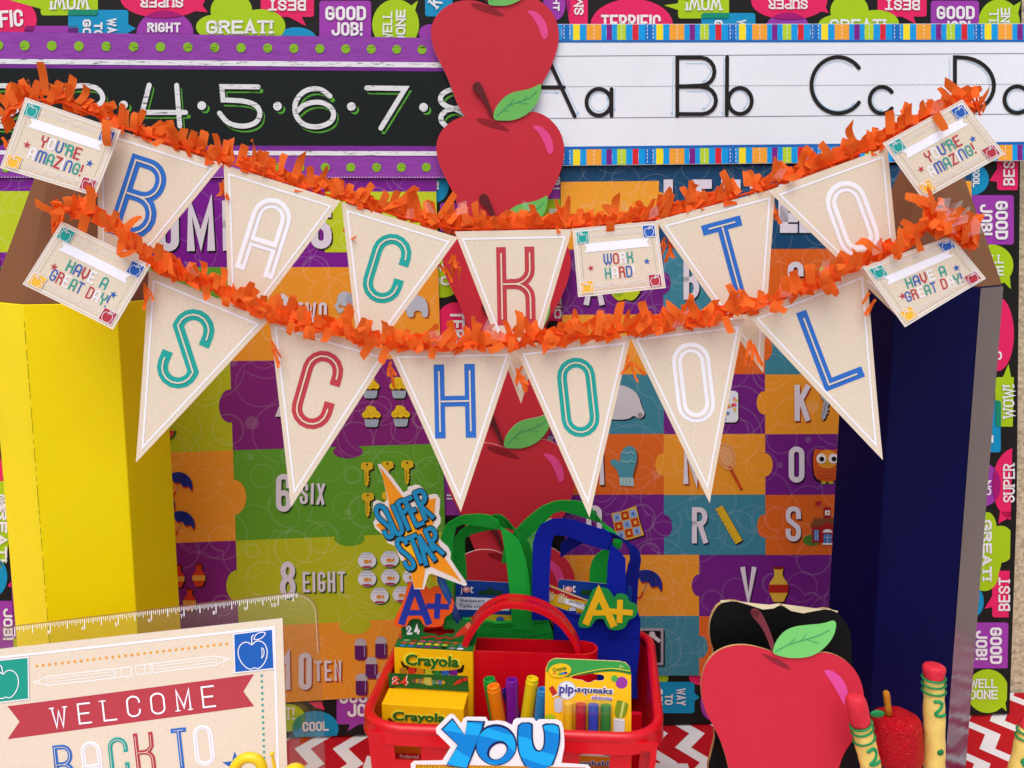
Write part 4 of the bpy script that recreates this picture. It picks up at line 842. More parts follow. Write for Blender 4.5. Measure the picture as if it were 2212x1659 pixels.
# ================================================================ PENNANT BANNERS
BLUE, TEALC, REDC, WHT, KR, YEL = '2f6ec4', '22a59a', 'c0404a', 'f4f4fa', 'e3d4bd', 'f7bf3c'
def quad_map(c):                                 # card coordinates (u, v in 0..1) to layout
    tl, tr, br, bl = c
    return lambda u, v: tuple((tl[i]*(1-u)+tr[i]*u)*(1-v)+(bl[i]*(1-u)+br[i]*u)*v for i in (0, 1))
def pennant(tl, tr, tip, ch, col, Y, label, yaw, pitch=0):
    cx = (tl[0]+tr[0])/2; x0 = at(cx, tl[1], Y).x
    pl = vplane(Y, lean=pitch, yaw=yaw, x0=x0)
    r_ = thing('pennant', pl.map(*tip), label, 'pennant', 'letter pennants spelling back to school')
    b = B(pl, KR, 'kraft'); b.slab([tl, tr, tip], .0006, 0, ('f0ebe6', 'paper')); b.build('card', r_)
    c = ((tl[0]+tr[0]+tip[0])/3, (tl[1]+tr[1]+tip[1])/3)
    ins = [(q[0]+(c[0]-q[0])*.135, q[1]+(c[1]-q[1])*.135) for q in (tl, tr, tip)]
    b = B(pl, WHT); b.line(ins, 4.2, 1, True); b.build('border_line', r_)
    M_ = Vector(((tl[0]+tr[0])/2, (tl[1]+tr[1])/2)); ax = Vector(tip)-M_; ux = Vector(tr)-Vector(tl)
    ang = math.degrees(math.atan2(ux.y, ux.x)); hgt = ax.length*.452; ctr = M_+ax*.322
    wd = ux.length*.325; sw = wd*.255
    b = B(pl, col); b.glyphs(ch, ctr.x, ctr.y, wd, hgt, sw, ang, 1, '', inline=(KR, 'kraft'), iw=.15); b.build('letter', r_)
    rn = random.Random(ch+str(int(tl[0]))); warp(r_, pl, rn.uniform(.0002, .0011), rn.uniform(.001, .005), pl.map(*tip), .105, .14)
    return r_
Y1, Y2 = .738, .716
for i, (tl, tr, tip, ch, col) in enumerate([
    ((210.5, 266), (482.3, 354), (213, 684), 'B', BLUE), ((483, 355), (737, 435), (498, 753), 'A', WHT), ((737.3, 436), (990, 513), (779.5, 802), 'C', TEALC),
    ((982.3, 500), (1236, 495), (1125.6, 871), 'K', REDC), ((1415.6, 476.7), (1675, 407), (1646.4, 804.7), 'T', BLUE), ((1658, 412), (1917, 318), (1952, 699), 'O', WHT)]):
    nm = {'B': 'blue letter B', 'A': 'white letter A', 'C': 'teal letter C', 'K': 'red letter K', 'T': 'blue letter T', 'O': 'white letter O'}[ch]
    pennant(tl, tr, tip, ch, col, Y1-(.002 if i in (3, 5) else 0)+(.0015 if i in (0,) else 0), 'kraft triangle pennant with %s in the upper banner row' % nm, (i-2.5)*.8, 1.0)
for i, (tl, tr, tip, ch, col, nm) in enumerate([
    ((321.7, 583), (583, 691), (296, 998), 'S', TEALC, 'teal letter S'), ((581.7, 684.7), (844, 759.7), (629.3, 1094.7), 'C', REDC, 'red letter C'), ((840, 756), (1113.3, 750), (995.6, 1104.7), 'H', BLUE, 'blue letter H'),
    ((1112.3, 749.7), (1364, 723), (1272.3, 1114.5), 'O', TEALC, 'teal letter O'), ((1355.6, 718), (1608, 688), (1531.4, 1085), 'O', WHT, 'white letter O'), ((1608, 678), (1872, 577), (1903.7, 992), 'L', BLUE, 'blue letter L')]):
    pennant(tl, tr, tip, ch, col, Y2+(.0015 if i % 2 else 0), 'kraft triangle pennant with %s in the lower banner row' % nm, (i-2.5)*.9, 1.5)

APO = [(0, -15), (6, -22), (16, -22), (24, -14), (26, 0), (21, 14), (12, 24), (5, 26), (0, 23), (-5, 26), (-12, 24), (-21, 14), (-26, 0), (-24, -14), (-16, -22), (-6, -22)]
def apple_icon(b, cx, cy, s, rot, flip=1, w_=1.2, layer=3, full=True):
    P = lambda L_: rot_pts([(x*flip, y) for x, y in L_], cx, cy, rot, s)
    b.line(smooth_loop(P([(x, y+4) for x, y in APO]), 2), w_, layer, True)
    b.line(P([(0, -12), (1, -26), (5, -30)]), w_, layer+.3)
    b.line(smooth_loop(P([(3, -22), (12, -33), (28, -32), (20, -23), (10, -20)]), 2), w_, layer+.6, True)
    if full: b.line(smooth_loop(P([(14, 14), (17, 4), (16, -6), (20, -4), (20, 6)]), 1), w_*.8, layer+.8, True)
def star(b, cx, cy, r_, rot, layer=1):
    b.poly([(cx+(r_ if k % 2 == 0 else r_*.4)*math.sin(R(rot+36*k)), cy-(r_ if k % 2 == 0 else r_*.4)*math.cos(R(rot+36*k))) for k in range(10)], layer)
def pencil_icon(b, p0, p1, hw, w_, layer=1):
    a, c = Vector(p0), Vector(p1); d = (c-a); L_ = d.length; d.normalize(); n_ = Vector((-d.y, d.x))
    P = lambda t_, s_: tuple(a+d*(t_*L_)+n_*(s_*hw))
    tl = .15
    b.line([P(0, 0), P(tl, -1), P(.98, -1), P(1, -.7), P(1, .7), P(.98, 1), P(tl, 1)], w_, layer, True)
    b.line([P(tl, -.35), P(.81, -.35)], w_*.7, layer+.2); b.line([P(tl, .35), P(.81, .35)], w_*.7, layer+.3)
    b.line([P(tl, -1), P(tl*.9, 0), P(tl, 1)], w_*.8, layer+.4); b.line([P(.06, -.35), P(.06, .35)], w_, layer+.5)
    for t_ in (.82, .84, .9): b.line([P(t_, -1), P(t_, 1)], w_, layer+.6)
def card(c, Y, lines, label, yaw=0, pitch=1.0):
    m = quad_map(c); ctr = m(.5, .5); x0 = at(ctr[0], ctr[1], Y).x; pl = vplane(Y, lean=pitch, yaw=yaw, x0=x0)
    r_ = thing('message_card', pl.map(*m(.5, 1)), label, 'message card', 'kraft praise cards clipped along the banners')
    ux = Vector(c[1])-Vector(c[0]); ang = math.degrees(math.atan2(ux.y, ux.x)); W_ = (ux.length+(Vector(c[2])-Vector(c[3])).length)/2; H_ = ((Vector(c[3])-Vector(c[0])).length+(Vector(c[2])-Vector(c[1])).length)/2
    b = B(pl, KR, 'kraft'); b.slab(list(c), .0006, 0, ('f4f0ec', 'paper')); b.c('f4f1ee'); b.line([m(.004, .005), m(.996, .005), m(.996, .995), m(.004, .995)], 1.2, .6, True); b.build('card', r_)
    b = B(pl, WHT); b.line([m(.036, .045), m(.964, .045), m(.964, .955), m(.036, .955)], 1.7, 1, True); b.build('border_line', r_)
    for k, (u, v, col, fl) in enumerate(((.04, .05, TEALC, -1), (.82, .05, '2c62b8', 1), (.04, .78, YEL, -1), (.82, .78, 'b83a46', 1))):
        b = B(pl, col); b.poly([m(u, v), m(u+.14, v), m(u+.14, v+.175), m(u, v+.175)], 2); b.c(WHT); b.line([m(u, v), m(u+.14, v), m(u+.14, v+.175), m(u, v+.175)], 1.0, 2.5, True)
        x_, y_ = m(u+.07, v+.094); apple_icon(b, x_, y_, W_*.14/68, ang, fl, 1.1, 3, False); b.build('corner_stamp', r_)
    b = B(pl, 'f8f8ff'); b.poly([m(.115, .235), m(.885, .235), m(.85, .3), m(.885, .365), m(.115, .365), m(.15, .3)], 1); b.build('name_ribbon', r_)
    for v in (.125, .865):
        for ua, ub in ((.20, .485), (.80, .515)): b = B(pl, 'f2ece8'); pencil_icon(b, m(ua, v), m(ub, v), H_*.022, 1.0); b.build('pencil_drawing', r_)
    b = B(pl, '8a6a6a')
    for k in range(22): b.c('a8434c'); b.ell(*m(.205+k*.0275, .925), .9, layer=1, n=6)
    for k in range(22): b.c('e2c07a'); b.ell(*m(.205+k*.0275, .075), .8, layer=1, n=6)
    for k in range(20): b.c('4a6a8c'); b.ell(*m(.082, .26+k*.025), .8, layer=1, n=6); b.c('5a8c88'); b.ell(*m(.918, .26+k*.025), .8, layer=1, n=6)
    b.build('dotted_line', r_)
    b = B(pl, REDC); star(b, *m(.175, .6), W_*.040, ang-8); b.build('star', r_); b = B(pl, '2f62b4'); star(b, *m(.825, .58), W_*.040, ang+6); b.build('star', r_)
    k = 0
    cols = {'r': (REDC,), 'w': (WHT,), 'b': ('3f66b4',), 't': ('2f9e90',)}
    for j, (txt, cc) in enumerate(lines):
        v = .495 if j == 0 else .70; b = B(pl, REDC); x_, y_ = m(.5, v); cw = W_*(.070 if len(txt) < 9 else .062)
        b.glyphs(txt, x_, y_, cw, H_*.168, cw*.24, ang, 1, '', gap=cw*.33, cols=[cols[q] for q in cc]); b.build('lettering', r_)
    rn = random.Random(int(c[0][0])); warp(r_, pl, rn.uniform(.0004, .0012), rn.uniform(.0005, .002), pl.map(*m(.5, 1)), .09, .08)
    return r_
YA = [("YOU'RE", 'rwbttr'), ('AMAZING!', 'wbtrwbtr')]
HG = [('HAVE A', 'tbrwt'), ('GREAT DAY!', 'brwtbrwtb')]
card(((55, 210), (263, 282), (210, 425), (2, 363)), Y1-.008, YA, "kraft card reading you're amazing, top left end of banner", -2)
card(((1904.7, 310), (2078.7, 215), (2169.7, 333), (1992, 431.7)), Y1-.008, YA, "kraft card reading you're amazing, top right end of banner", 3)
card(((133.3, 478.3), (328, 573), (247.7, 711.3), (50, 614)), Y2-.007, HG, 'kraft card reading have a great day, left end over the yellow pencil', -2)
card(((1861.4, 578), (2054.7, 510), (2128, 601.3), (1951.4, 706.3)), Y2-.007, HG, 'kraft card reading have a great day, right end over the navy pencil', 3)
card(((1236.3, 494.1), (1419.3, 477.4), (1437.3, 622), (1248.6, 641.6)), Y1-.004, [('WORK', 'brwt'), ('HARD!', 'twrbw')], 'kraft card reading work hard between the K and T pennants')

# ================================================================ TISSUE FRINGE GARLANDS
def strip_mesh(i):
    rnd = random.Random(100+i); n = 7; b = B(None, 'ff7a2a', 'tissue'); L_ = 1.0; w_ = .34
    x = y = z = 0.0; a = rnd.uniform(-.15, .15); curl = rnd.choice([.05, .12, .3, -.12, .45, -.3, .6, .2]); tw = rnd.uniform(-.9, .9); bend = rnd.uniform(-.25, .25)
    vs = []
    for k in range(n+1):
        t_ = k/n; th = tw*t_*t_; ca, sa = math.cos(th), math.sin(th)
        ww = w_/2*(1 if k < n else rnd.uniform(.8, 1.05))
        vs += [(x-ca*ww, y-sa*ww, z), (x+ca*ww, y+sa*ww, z+(rnd.uniform(-.1, .12) if k == n else 0))]
        a += curl*t_*1.2; x += bend*.1; y += -math.sin(a)*L_/n; z += math.cos(a)*L_/n
    b.raw(vs, [(2*k, 2*k+1, 2*k+3, 2*k+2) for k in range(n)])
    o = b.build('fringe_strip'); me = o.data; bpy.data.objects.remove(o); me.shade_smooth(); return me
SM = [strip_mesh(i) for i in range(16)]
def garland(path, Y, label, front, seed, hang=(), n_=280):
    rnd = random.Random(seed)
    P3 = [at(x, y-(4 if front else 5), Y) for x, y in path]; segs = [(P3[i+1]-P3[i]).length for i in range(len(P3)-1)]; tot = sum(segs)
    def pt(t_):
        d = t_*tot
        for i, s_ in enumerate(segs):
            if d <= s_ or i == len(segs)-1: return P3[i].lerp(P3[i+1], min(1, d/s_)), (P3[i+1]-P3[i]).normalized()
            d -= s_
    r_ = thing('tissue_garland', P3[len(P3)//2], label, 'tissue garland', 'orange tissue fringe garlands')
    o0 = r_.location
    b = B(None, 'f05010', 'tissue'); b.tube([q+Vector((0, .004, -.001)) for q in P3], .0009, 6); b.build('cord', r_)
    # gathered core of short overlapping ruffles
    b = B(None, 'ff6a1e', 'tissue')
    for k in range(420):
        t_ = rnd.random(); q, d = pt(t_); up = Vector((0, 0, 1)); c = q+up*rnd.uniform(-.003, .005)+Vector((0, (.004 if front else .006)+rnd.uniform(-.003, .005), 0))
        s_ = rnd.uniform(.003, .006); e1 = (d+Vector((rnd.uniform(-.6, .6), rnd.uniform(-.6, .6), rnd.uniform(-.6, .6)))).normalized()*s_; e2 = Vector((rnd.uniform(-.5, .5), rnd.uniform(-.8, .8), 1)).normalized()*s_
        b.raw([c-e1-e2, c+e1-e2*.9, c+e1*.8+e2, c-e1*.7+e2*1.1], [(0, 1, 2, 3)])
    b.build('gathered_tissue', r_, kind='stuff')
    for k in range(n_):
        t_ = (k+rnd.random())/n_; q, d = pt(t_)
        along = math.atan2(d.z, d.x)
        down = rnd.random() < (.20 if front else .05)
        tilt = rnd.gauss(0, .5)+along*(-1 if False else 1)*.6
        ang = -tilt+(PI if down else 0)
        m = rnd.choice(SM); o = bpy.data.objects.new('fringe_strip', m); COL.objects.link(o); o.parent = r_
        ln = rnd.uniform(.009, .020)*(1.35 if rnd.random() < .18 else 1)*(.8 if down else 1)
        dy = rnd.uniform(.001, .008)
        if (front and rnd.random() < .5) or down: dy = -rnd.uniform(.003, .010)
        loc = q+Vector((0, dy, rnd.uniform(-.002, .005)))
        rot = Matrix.Rotation(ang, 4, 'Y') @ Matrix.Rotation(rnd.uniform(-.25, .6)*(-1 if dy > 0 else 1), 4, 'X') @ Matrix.Rotation(rnd.uniform(-.7, .7)+(PI if rnd.random() < .3 else 0), 4, 'Z')
        wk = rnd.uniform(.9, 1.2)*.0175/ln
        o.matrix_basis = Matrix.Translation(loc-o0) @ rot @ Matrix.Diagonal((ln*wk, ln, ln, 1))
    for k in range(8):                                  # bits of clear film caught in the tissue
        q, d = pt(rnd.random()); s_ = rnd.uniform(.003, .006); b = B(None, 'eef0f4', 'film'); e1 = Vector((1, rnd.uniform(-.5, .5), rnd.uniform(-.5, .5)))*s_; e2 = Vector((rnd.uniform(-.6, .6), rnd.uniform(-.5, .5), 1))*s_*1.1
        c = q+Vector((0, -.008, rnd.uniform(0, .016))); b.raw([c-e1-e2, c+e1-e2, c+e1*.6+e2, c-e1*.8+e2*.8], [(0, 1, 2, 3)]); b.build('clear_film', r_)
    for (x, y, n2) in hang:                              # loose ends that hang down behind the gaps
        for k in range(n2):
            q = at(x+rnd.uniform(-9, 9), y+rnd.uniform(-12, 16), Y+.006); o = bpy.data.objects.new('fringe_strip', rnd.choice(SM)); COL.objects.link(o); o.parent = r_
            ln = rnd.uniform(.012, .018); o.matrix_basis = Matrix.Translation(q-o0) @ Matrix.Rotation(PI+rnd.gauss(0, .45), 4, 'Y') @ Matrix.Rotation(rnd.uniform(-.6, .6), 4, 'Z') @ Matrix.Diagonal((.0068, ln, ln, 1))
    return r_
garland([(2, 262), (20, 232), (60, 214), (130, 222), (200, 250), (260, 276), (370, 312), (482, 350), (600, 390), (737, 432), (860, 468), (985, 497), (1110, 495), (1236, 491), (1330, 482), (1418, 474), (1540, 442), (1665, 405), (1780, 362), (1912, 312), (1990, 266), (2070, 222), (2112, 226), (2124, 250)], Y1+.003,
        'orange tissue fringe garland along the upper banner row', False, 11, [(478, 400, 5), (745, 480, 5), (985, 560, 6), (1445, 520, 9), (1675, 440, 5), (12, 300, 3), (955, 580, 2)], 195)
garland([(108, 492), (130, 462), (165, 452), (215, 478), (270, 520), (330, 572), (450, 622), (583, 686), (700, 714), (840, 748), (980, 752), (1110, 744), (1240, 732), (1360, 718), (1480, 700), (1608, 676), (1740, 630), (1865, 574), (1930, 540), (1985, 512), (2030, 470), (2012, 440)], Y2-.003,
        'orange tissue fringe garland along the lower banner row', True, 23, [(583, 740, 3), (845, 790, 3), (1122, 800, 6), (1362, 770, 4), (1625, 745, 7), (1885, 640, 3), (320, 620, 4)], 205)
garland([(2012, 478), (2040, 492), (2070, 500), (2105, 522)], Y2-.004, 'short orange tissue fringe tail at the right, above the have a great day card', True, 31, [], 22)

# ================================================================ CLIPBOARD AND WELCOME SIGN
PS = Plane(at(300, 1500, .665), (-.05, -math.cos(R(12)), math.sin(R(12)))); z7 = Z[7]
# clear ruler clipboard
cb = thing('clear_clipboard', PS.map(300, 1750), 'clear acrylic clipboard with a white inch ruler printed along its top edge', 'clipboard')
PCB = PS.shift(-.0022)
ol = z7((-700, 834), (1860, 526))+[z7(q) for q in ell(1925, 655, 132, 128, 0, 8, -90, -4)]+z7((2072, 900), (2120, 2000), (-700, 2000))
b = B(PCB, 'ffffff', 'acrylic'); b.slab(ol, .0022, 0); b.build('acrylic_sheet', cb)
b = B(PCB, '8a5a44', 'edge'); b.line(ol[:-2], 3.2, 2); b.c('e8d8c8', 'edge'); b.line([(x-3.5, y+3.5) for x, y in ol[1:-2]], 1.2, 2); b.build('bevelled_rim', cb)
b = B(PCB, 'f4f2f4')
import itertools
x0_, y0_ = 330., 742.
inch = [(-130, 0), (100, 768), (330, 741), (552, 716), (770, 690), (985, 663), (1195, 638), (1403, 615), (1606, 590), (1805, 565), (1998, 541)]
for i in range(1, 10):
    xa, ya = inch[i]; xb, yb = inch[i+1]
    for k in range(16):
        t_ = k/16; x = xa+(xb-xa)*t_; yt = ya-15+(yb-ya)*t_-11; L_ = 64 if k == 0 else (52 if k == 8 else (38 if k % 4 == 0 else (30 if k % 2 == 0 else 22)))
        if x > 1935: continue
        b.line(z7((x, yt), (x+1, yt+L_)), 1.25 if k % 8 else 1.7, 3)
b.build('ruler_ticks', cb)
b = B(PCB, 'f4f2f4')
for i in range(1, 10):
    x, y = inch[i]; b.font(str(i+1), *z7((x-(28 if i == 9 else 14), y+36)), (30 if i == 9 else 15)/3, 24/3, -6.5, 3)
b.build('ruler_numbers', cb)
# paper sign
sg = thing('welcome_sign', PS.map(300, 1750), 'kraft paper sign reading welcome back to, with red ribbon, on the clear clipboard', 'paper sign')
b = B(PS, KR, 'kraft'); b.slab(z7((-170, 906), (1831, 688), (1872, 2000), (-150, 2000)), .0006, .5, ('f2eeea', 'paper')); b.build('paper', sg)
b = B(PS, 'f4f4fc'); b.line(z7((-95, 1600), (-110, 955), (1777, 746), (1812, 2000)), 4.6, 1.5); b.build('border_line', sg)
def stamp(q, col, cx, cy, s_, fl):
    b = B(PS, col); b.poly(z7(*q), 2); b.c('f4f4fc'); b.line(z7(*q), 2.2, 2.6, True); apple_icon(b, *z7((cx, cy)), s_, -6, fl, 2.0, 3); b.build('corner_stamp', sg)
stamp([(1517, 790), (1768, 758), (1778, 1012), (1524, 1040)], '1f5fb4', 1640, 905, 1.24, 1)
stamp([(-80, 968), (186, 940), (190, 1210), (-76, 1240)], '1f9b86', 30, 1095, 1.24, -1)
b = B(PS, 'eda43c')
for k in range(31): b.ell(*z7((240+k*41, 997-k*4.8)), 3.2, layer=1, n=10)
b.build('dotted_line', sg); b = B(PS, '3fa39a')
for k in range(28): b.ell(*z7((1697+k*1.15, 1060+k*38)), 3.0, layer=1, n=10)
b.build('dotted_line', sg)
b = B(PS, 'fbfbff'); pencil_icon(b, z7((218, 1104)), z7((855, 1032)), 9.8, 1.7); b.build('pencil_drawing', sg)
b = B(PS, 'fbfbff'); pencil_icon(b, z7((1490, 950)), z7((882, 1025)), 9.8, 1.7); b.build('pencil_drawing', sg)
b = B(PS, 'b8404a'); b.poly(z7((50, 1258), (1647, 1050), (1578, 1163), (1648, 1258), (50, 1472), (128, 1357)), 1); b.build('red_ribbon', sg)
b = B(PS, 'f6f4f8')
for ch, x, y, w_, h_ in (('W', 386, 1328, 122, 136), ('E', 550, 1303, 108, 138), ('L', 712, 1283, 112, 140), ('C', 868, 1258, 112, 140), ('O', 1024, 1240, 118, 142), ('M', 1190, 1217, 118, 142), ('E', 1352, 1195, 108, 142)):
    b.glyphs(ch, *z7((x, y)), (w_*.8 if ch not in 'MW' else w_*.56)/3, h_/3, 3.9, -6.5, 2, 'serif')
    if ch in 'EC': pass
b.build('lettering', sg)
for ch, x, y, w_, h_, col in (('B', 418, 1640, 128, 268, BLUE), ('A', 598, 1618, 130, 268, 'f4f4fc'), ('C', 772, 1592, 128, 268, TEALC), ('K', 940, 1562, 128, 268, 'b8404a'), ('T', 1170, 1532, 100, 268, BLUE), ('O', 1322, 1512, 128, 268, 'f4f4fc')):
    b = B(PS, col); b.glyphs(ch, *z7((x, y)), w_/3, h_/3, 9.6, -6.3, 1.5, '', inline=(KR, 'kraft'), iw=.14); b.build('letter', sg)
b = B(PS, '2c62b4'); star(b, *z7((1530, 1640)), 30, -6, 1.5); b.build('star', sg)

# yellow moulded loops at the bottom edge
PY = vplane(.60, 0)
BZ3 = lambda x, y, Y: at(*BZ((x, y)), Y)
yl = thing('yellow_curl_toy', BZ3(520, 2000, .60), 'glossy yellow moulded plastic curl with a thin ball-tipped stalk, bottom left', 'plastic toy')
b = B(None, 'f5cf10', 'plastic'); pts = [BZ3(x, y, .60) for x, y in smooth_loop([(190, 2100), (215, 1800), (290, 1590), (430, 1480), (560, 1470), (680, 1510), (745, 1620), (765, 1800), (775, 2100)], 3, False)]; b.tube(pts, .0034*1.12, 14); b.build('curl', yl, smooth=True)
b = B(None, 'f5cf10', 'plastic'); b.tube([BZ3(x, y, .602) for x, y in ((975, 2100), (972, 1700), (950, 1550), (930, 1450), (925, 1415))], [.0012, .0012, .0011, .0010, .0010], 10); b.build('stalk', yl, smooth=True)
def sphere(b, c, r_, sx=1, sy=1, sz=1, n=16, m=10):
    vs = []; fs = []
    for i in range(m+1):
        th = PI*i/m
        for k in range(n): ph = 2*PI*k/n; vs.append((c[0]+r_*sx*math.sin(th)*math.cos(ph), c[1]+r_*sy*math.sin(th)*math.sin(ph), c[2]+r_*sz*math.cos(th)))
    for i in range(m):
        for k in range(n): fs.append((i*n+k, i*n+(k+1) % n, (i+1)*n+(k+1) % n, (i+1)*n+k))
    b.raw(vs, fs)
b = B(None, 'f5cf10', 'plastic'); sphere(b, BZ3(925, 1410, .601), .00155, 1, 1, 1.15); b.build('ball_tip', yl, smooth=True)
yd = thing('yellow_ball_toy', BZ3(1330, 1900, .60), 'round glossy yellow plastic knob at the bottom edge, right of the curl', 'plastic toy')
b = B(None, 'f5cf10', 'plastic'); sphere(b, BZ3(1330, 1800, .60), .0088, 1, 1, 1.0, 24, 16); b.build('knob', yd, smooth=True)
# ================================================================ RED CADDY
z8 = Z[8]; DD = lambda t, x, y: t((x, y))
FL, FR, BR, BL = Vector((-.122, .682, 0)), Vector((.1165, .663, 0)), Vector((.138, .868, 0)), Vector((-.106, .884, 0))
RIMZ = .1625
def rq(u, v, s_=1.0):                             # point inside the caddy outline
    q = (FL*(1-u)+FR*u)*(1-v)+(BL*(1-u)+BR*u)*v; c = (FL+FR+BR+BL)/4; return c+(q-c)*s_
def rloop(s_, r_=.16, n=6):
    out = []
    for (cu, cv, a0) in ((1-r_*.85, r_, -90), (1-r_*.85, 1-r_, 0), (r_*.85, 1-r_, 90), (r_*.85, r_, 180)):
        for i in range(n+1): a = R(a0+90*i/n); out.append(rq(cu+r_*.85*math.cos(a), cv+r_*math.sin(a), s_))
    return out
cd = thing('red_caddy', (0, .77, .001), 'red plastic handled caddy basket filled with crayons, markers and tote bags', 'caddy')
RED = 'd4061a'
b = B(None, RED, 'plastic')
b.tube([Vector((q.x, q.y, RIMZ)) for q in rloop(.985)], .0044, 10, close=True)
L1 = rloop(1.0); b.raw([(q.x, q.y, RIMZ-.001) for q in rloop(1.015)]+[(q.x, q.y, RIMZ-.0125) for q in rloop(1.022)]+[(q.x, q.y, RIMZ-.0125) for q in rloop(1.012)], [(i, (i+1) % 28, 28+(i+1) % 28, 28+i) for i in range(28)]+[(28+i, 28+(i+1) % 28, 56+(i+1) % 28, 56+i) for i in range(28)])
b.build('rim', cd, autosm=60)
# slotted wall: full loop of panels from rim to base, openings in the front
def wallpts(z): return 1.0-.10*(RIMZ-z)/RIMZ
b = B(None, RED, 'plastic')
def wall_quad(a, c, z0, z1_, sI=.985):
    # a, c parameters along front edge 0..1
    q = []
    for (u, z) in ((a, z0), (c, z0), (c, z1_), (a, z1_)):
        p_ = rq(u, 0.0, wallpts(z)); q.append(Vector((p_.x, p_.y, z)))
    inn = [v+Vector((0, .0022, 0)) for v in q]
    b.raw(q+inn, [(0, 1, 2, 3), (7, 6, 5, 4), (0, 4, 5, 1), (1, 5, 6, 2), (2, 6, 7, 3), (3, 7, 4, 0)])
slots = [(.115, .205), (.292, .382), (.47, .56), (.735, .835), (.905, .965)]
zt, zb = .1525, .135
us = [.07]+[v for s_ in slots for v in s_]+[.93+.05]
wall_quad(.03, .985, zt, RIMZ-.003); wall_quad(.03, .985, .001, zb)
prev = .03
for a, c in slots: wall_quad(prev, a, zb, zt); prev = c
wall_quad(prev, .985, zb, zt)
lo, hi = rloop(wallpts(.001)), rloop(wallpts(RIMZ-.003)); n = len(lo)
idx = [i for i in range(n) if not (rq(0, .1).y > (lo[i].y+lo[(i+1) % n].y)/2 and abs((lo[i].x+lo[(i+1) % n].x)/2) < .09)]
for i in idx:
    j = (i+1) % n
    for s_ in (1.0, .975):
        b.raw([(lo[i].x*s_, .77+(lo[i].y-.77)*s_, .001), (lo[j].x*s_, .77+(lo[j].y-.77)*s_, .001), (hi[j].x*s_, .77+(hi[j].y-.77)*s_, RIMZ-.003), (hi[i].x*s_, .77+(hi[i].y-.77)*s_, RIMZ-.003)], [(0, 1, 2, 3)])
b.raw([(q.x, q.y, .004) for q in rloop(.9)], [tuple(range(28))])
b.build('slotted_wall', cd)
# raised centre bin with handle
def bin_pts(ins=0.0, n=6):
    x0, x1, y0, y1 = -.075+ins, .078-ins, .782+ins, .812-ins; r_ = (y1-y0)/2; out = []
    for cx, a0 in ((x1-r_, -90), (x0+r_, 90)):
        for i in range(2*n+1): a = R(a0+180*i/(2*n)); out.append((cx+r_*math.cos(a), (y0+y1)/2+r_*math.sin(a)-cx*.075))
    return out
b = B(None, RED, 'plastic'); O_, I_ = bin_pts(), bin_pts(.002); n = len(O_); zt_ = .1795
b.raw([(x, y, .005) for x, y in O_]+[(x, y, zt_) for x, y in O_]+[(x, y, zt_) for x, y in I_]+[(x, y, .09) for x, y in I_], sum([[(i, (i+1) % n, n+(i+1) % n, n+i), (n+i, n+(i+1) % n, 2*n+(i+1) % n, 2*n+i), (2*n+i, 2*n+(i+1) % n, 3*n+(i+1) % n, 3*n+i)] for i in range(n)], [])+[tuple(range(3*n, 4*n))])
b.build('centre_bin', cd, autosm=40)
# side floor ledges seen to the right of the bin
b = B(None, RED, 'plastic'); q0, q1, q2, q3 = rq(.72, .50, .93), rq(.985, .50, .93), rq(.985, .53, .93), rq(.72, .53, .93)
b.raw([(q.x, q.y, z) for z in (.01, .128) for q in (q0, q1, q2, q3)], [(0, 1, 5, 4), (1, 2, 6, 5), (2, 3, 7, 6), (3, 0, 4, 7), (4, 5, 6, 7)])
b.build('divider', cd)
b = B(None, RED, 'plastic'); HP = []
hy = .797
for i, (x, y) in enumerate(smooth_loop([z8((800, 905)), z8((800, 830)), z8((850, 735)), z8((930, 630)), z8((1040, 575)), z8((1120, 572)), z8((1260, 590)), z8((1400, 665)), z8((1480, 760)), z8((1530, 850)), z8((1538, 925))], 2, False)): HP.append(at(x, y, hy))
def flatbar(b, P, hw, ht):                       # handle with a ribbed flat section
    prof = [(-hw, -ht), (-hw*.5, -ht*1.0), (hw*.5, -ht), (hw, -ht), (hw, ht*.6), (hw*.75, ht), (hw*.45, ht), (hw*.35, ht*.7), (-hw*.35, ht*.7), (-hw*.45, ht), (-hw*.75, ht), (-hw, ht*.6)]
    m_ = len(prof); vs = []
    for i, q in enumerate(P):
        d = (P[min(i+1, len(P)-1)]-P[max(i-1, 0)]).normalized(); sd = Vector((0, 1, 0)); up = sd.cross(d).normalized()
        if up.dot(q-Vector((.005, q.y, .15))) < 0: up = -up
        vs += [q+sd*a+up*c for a, c in prof]
    fs = []
    for i in range(len(P)-1):
        fs += [(i*m_+k, i*m_+(k+1) % m_, (i+1)*m_+(k+1) % m_, (i+1)*m_+k) for k in range(m_)]
    b.raw(vs, fs)
flatbar(b, HP, .0125, .0028); b.build('arched_handle', cd, autosm=50)

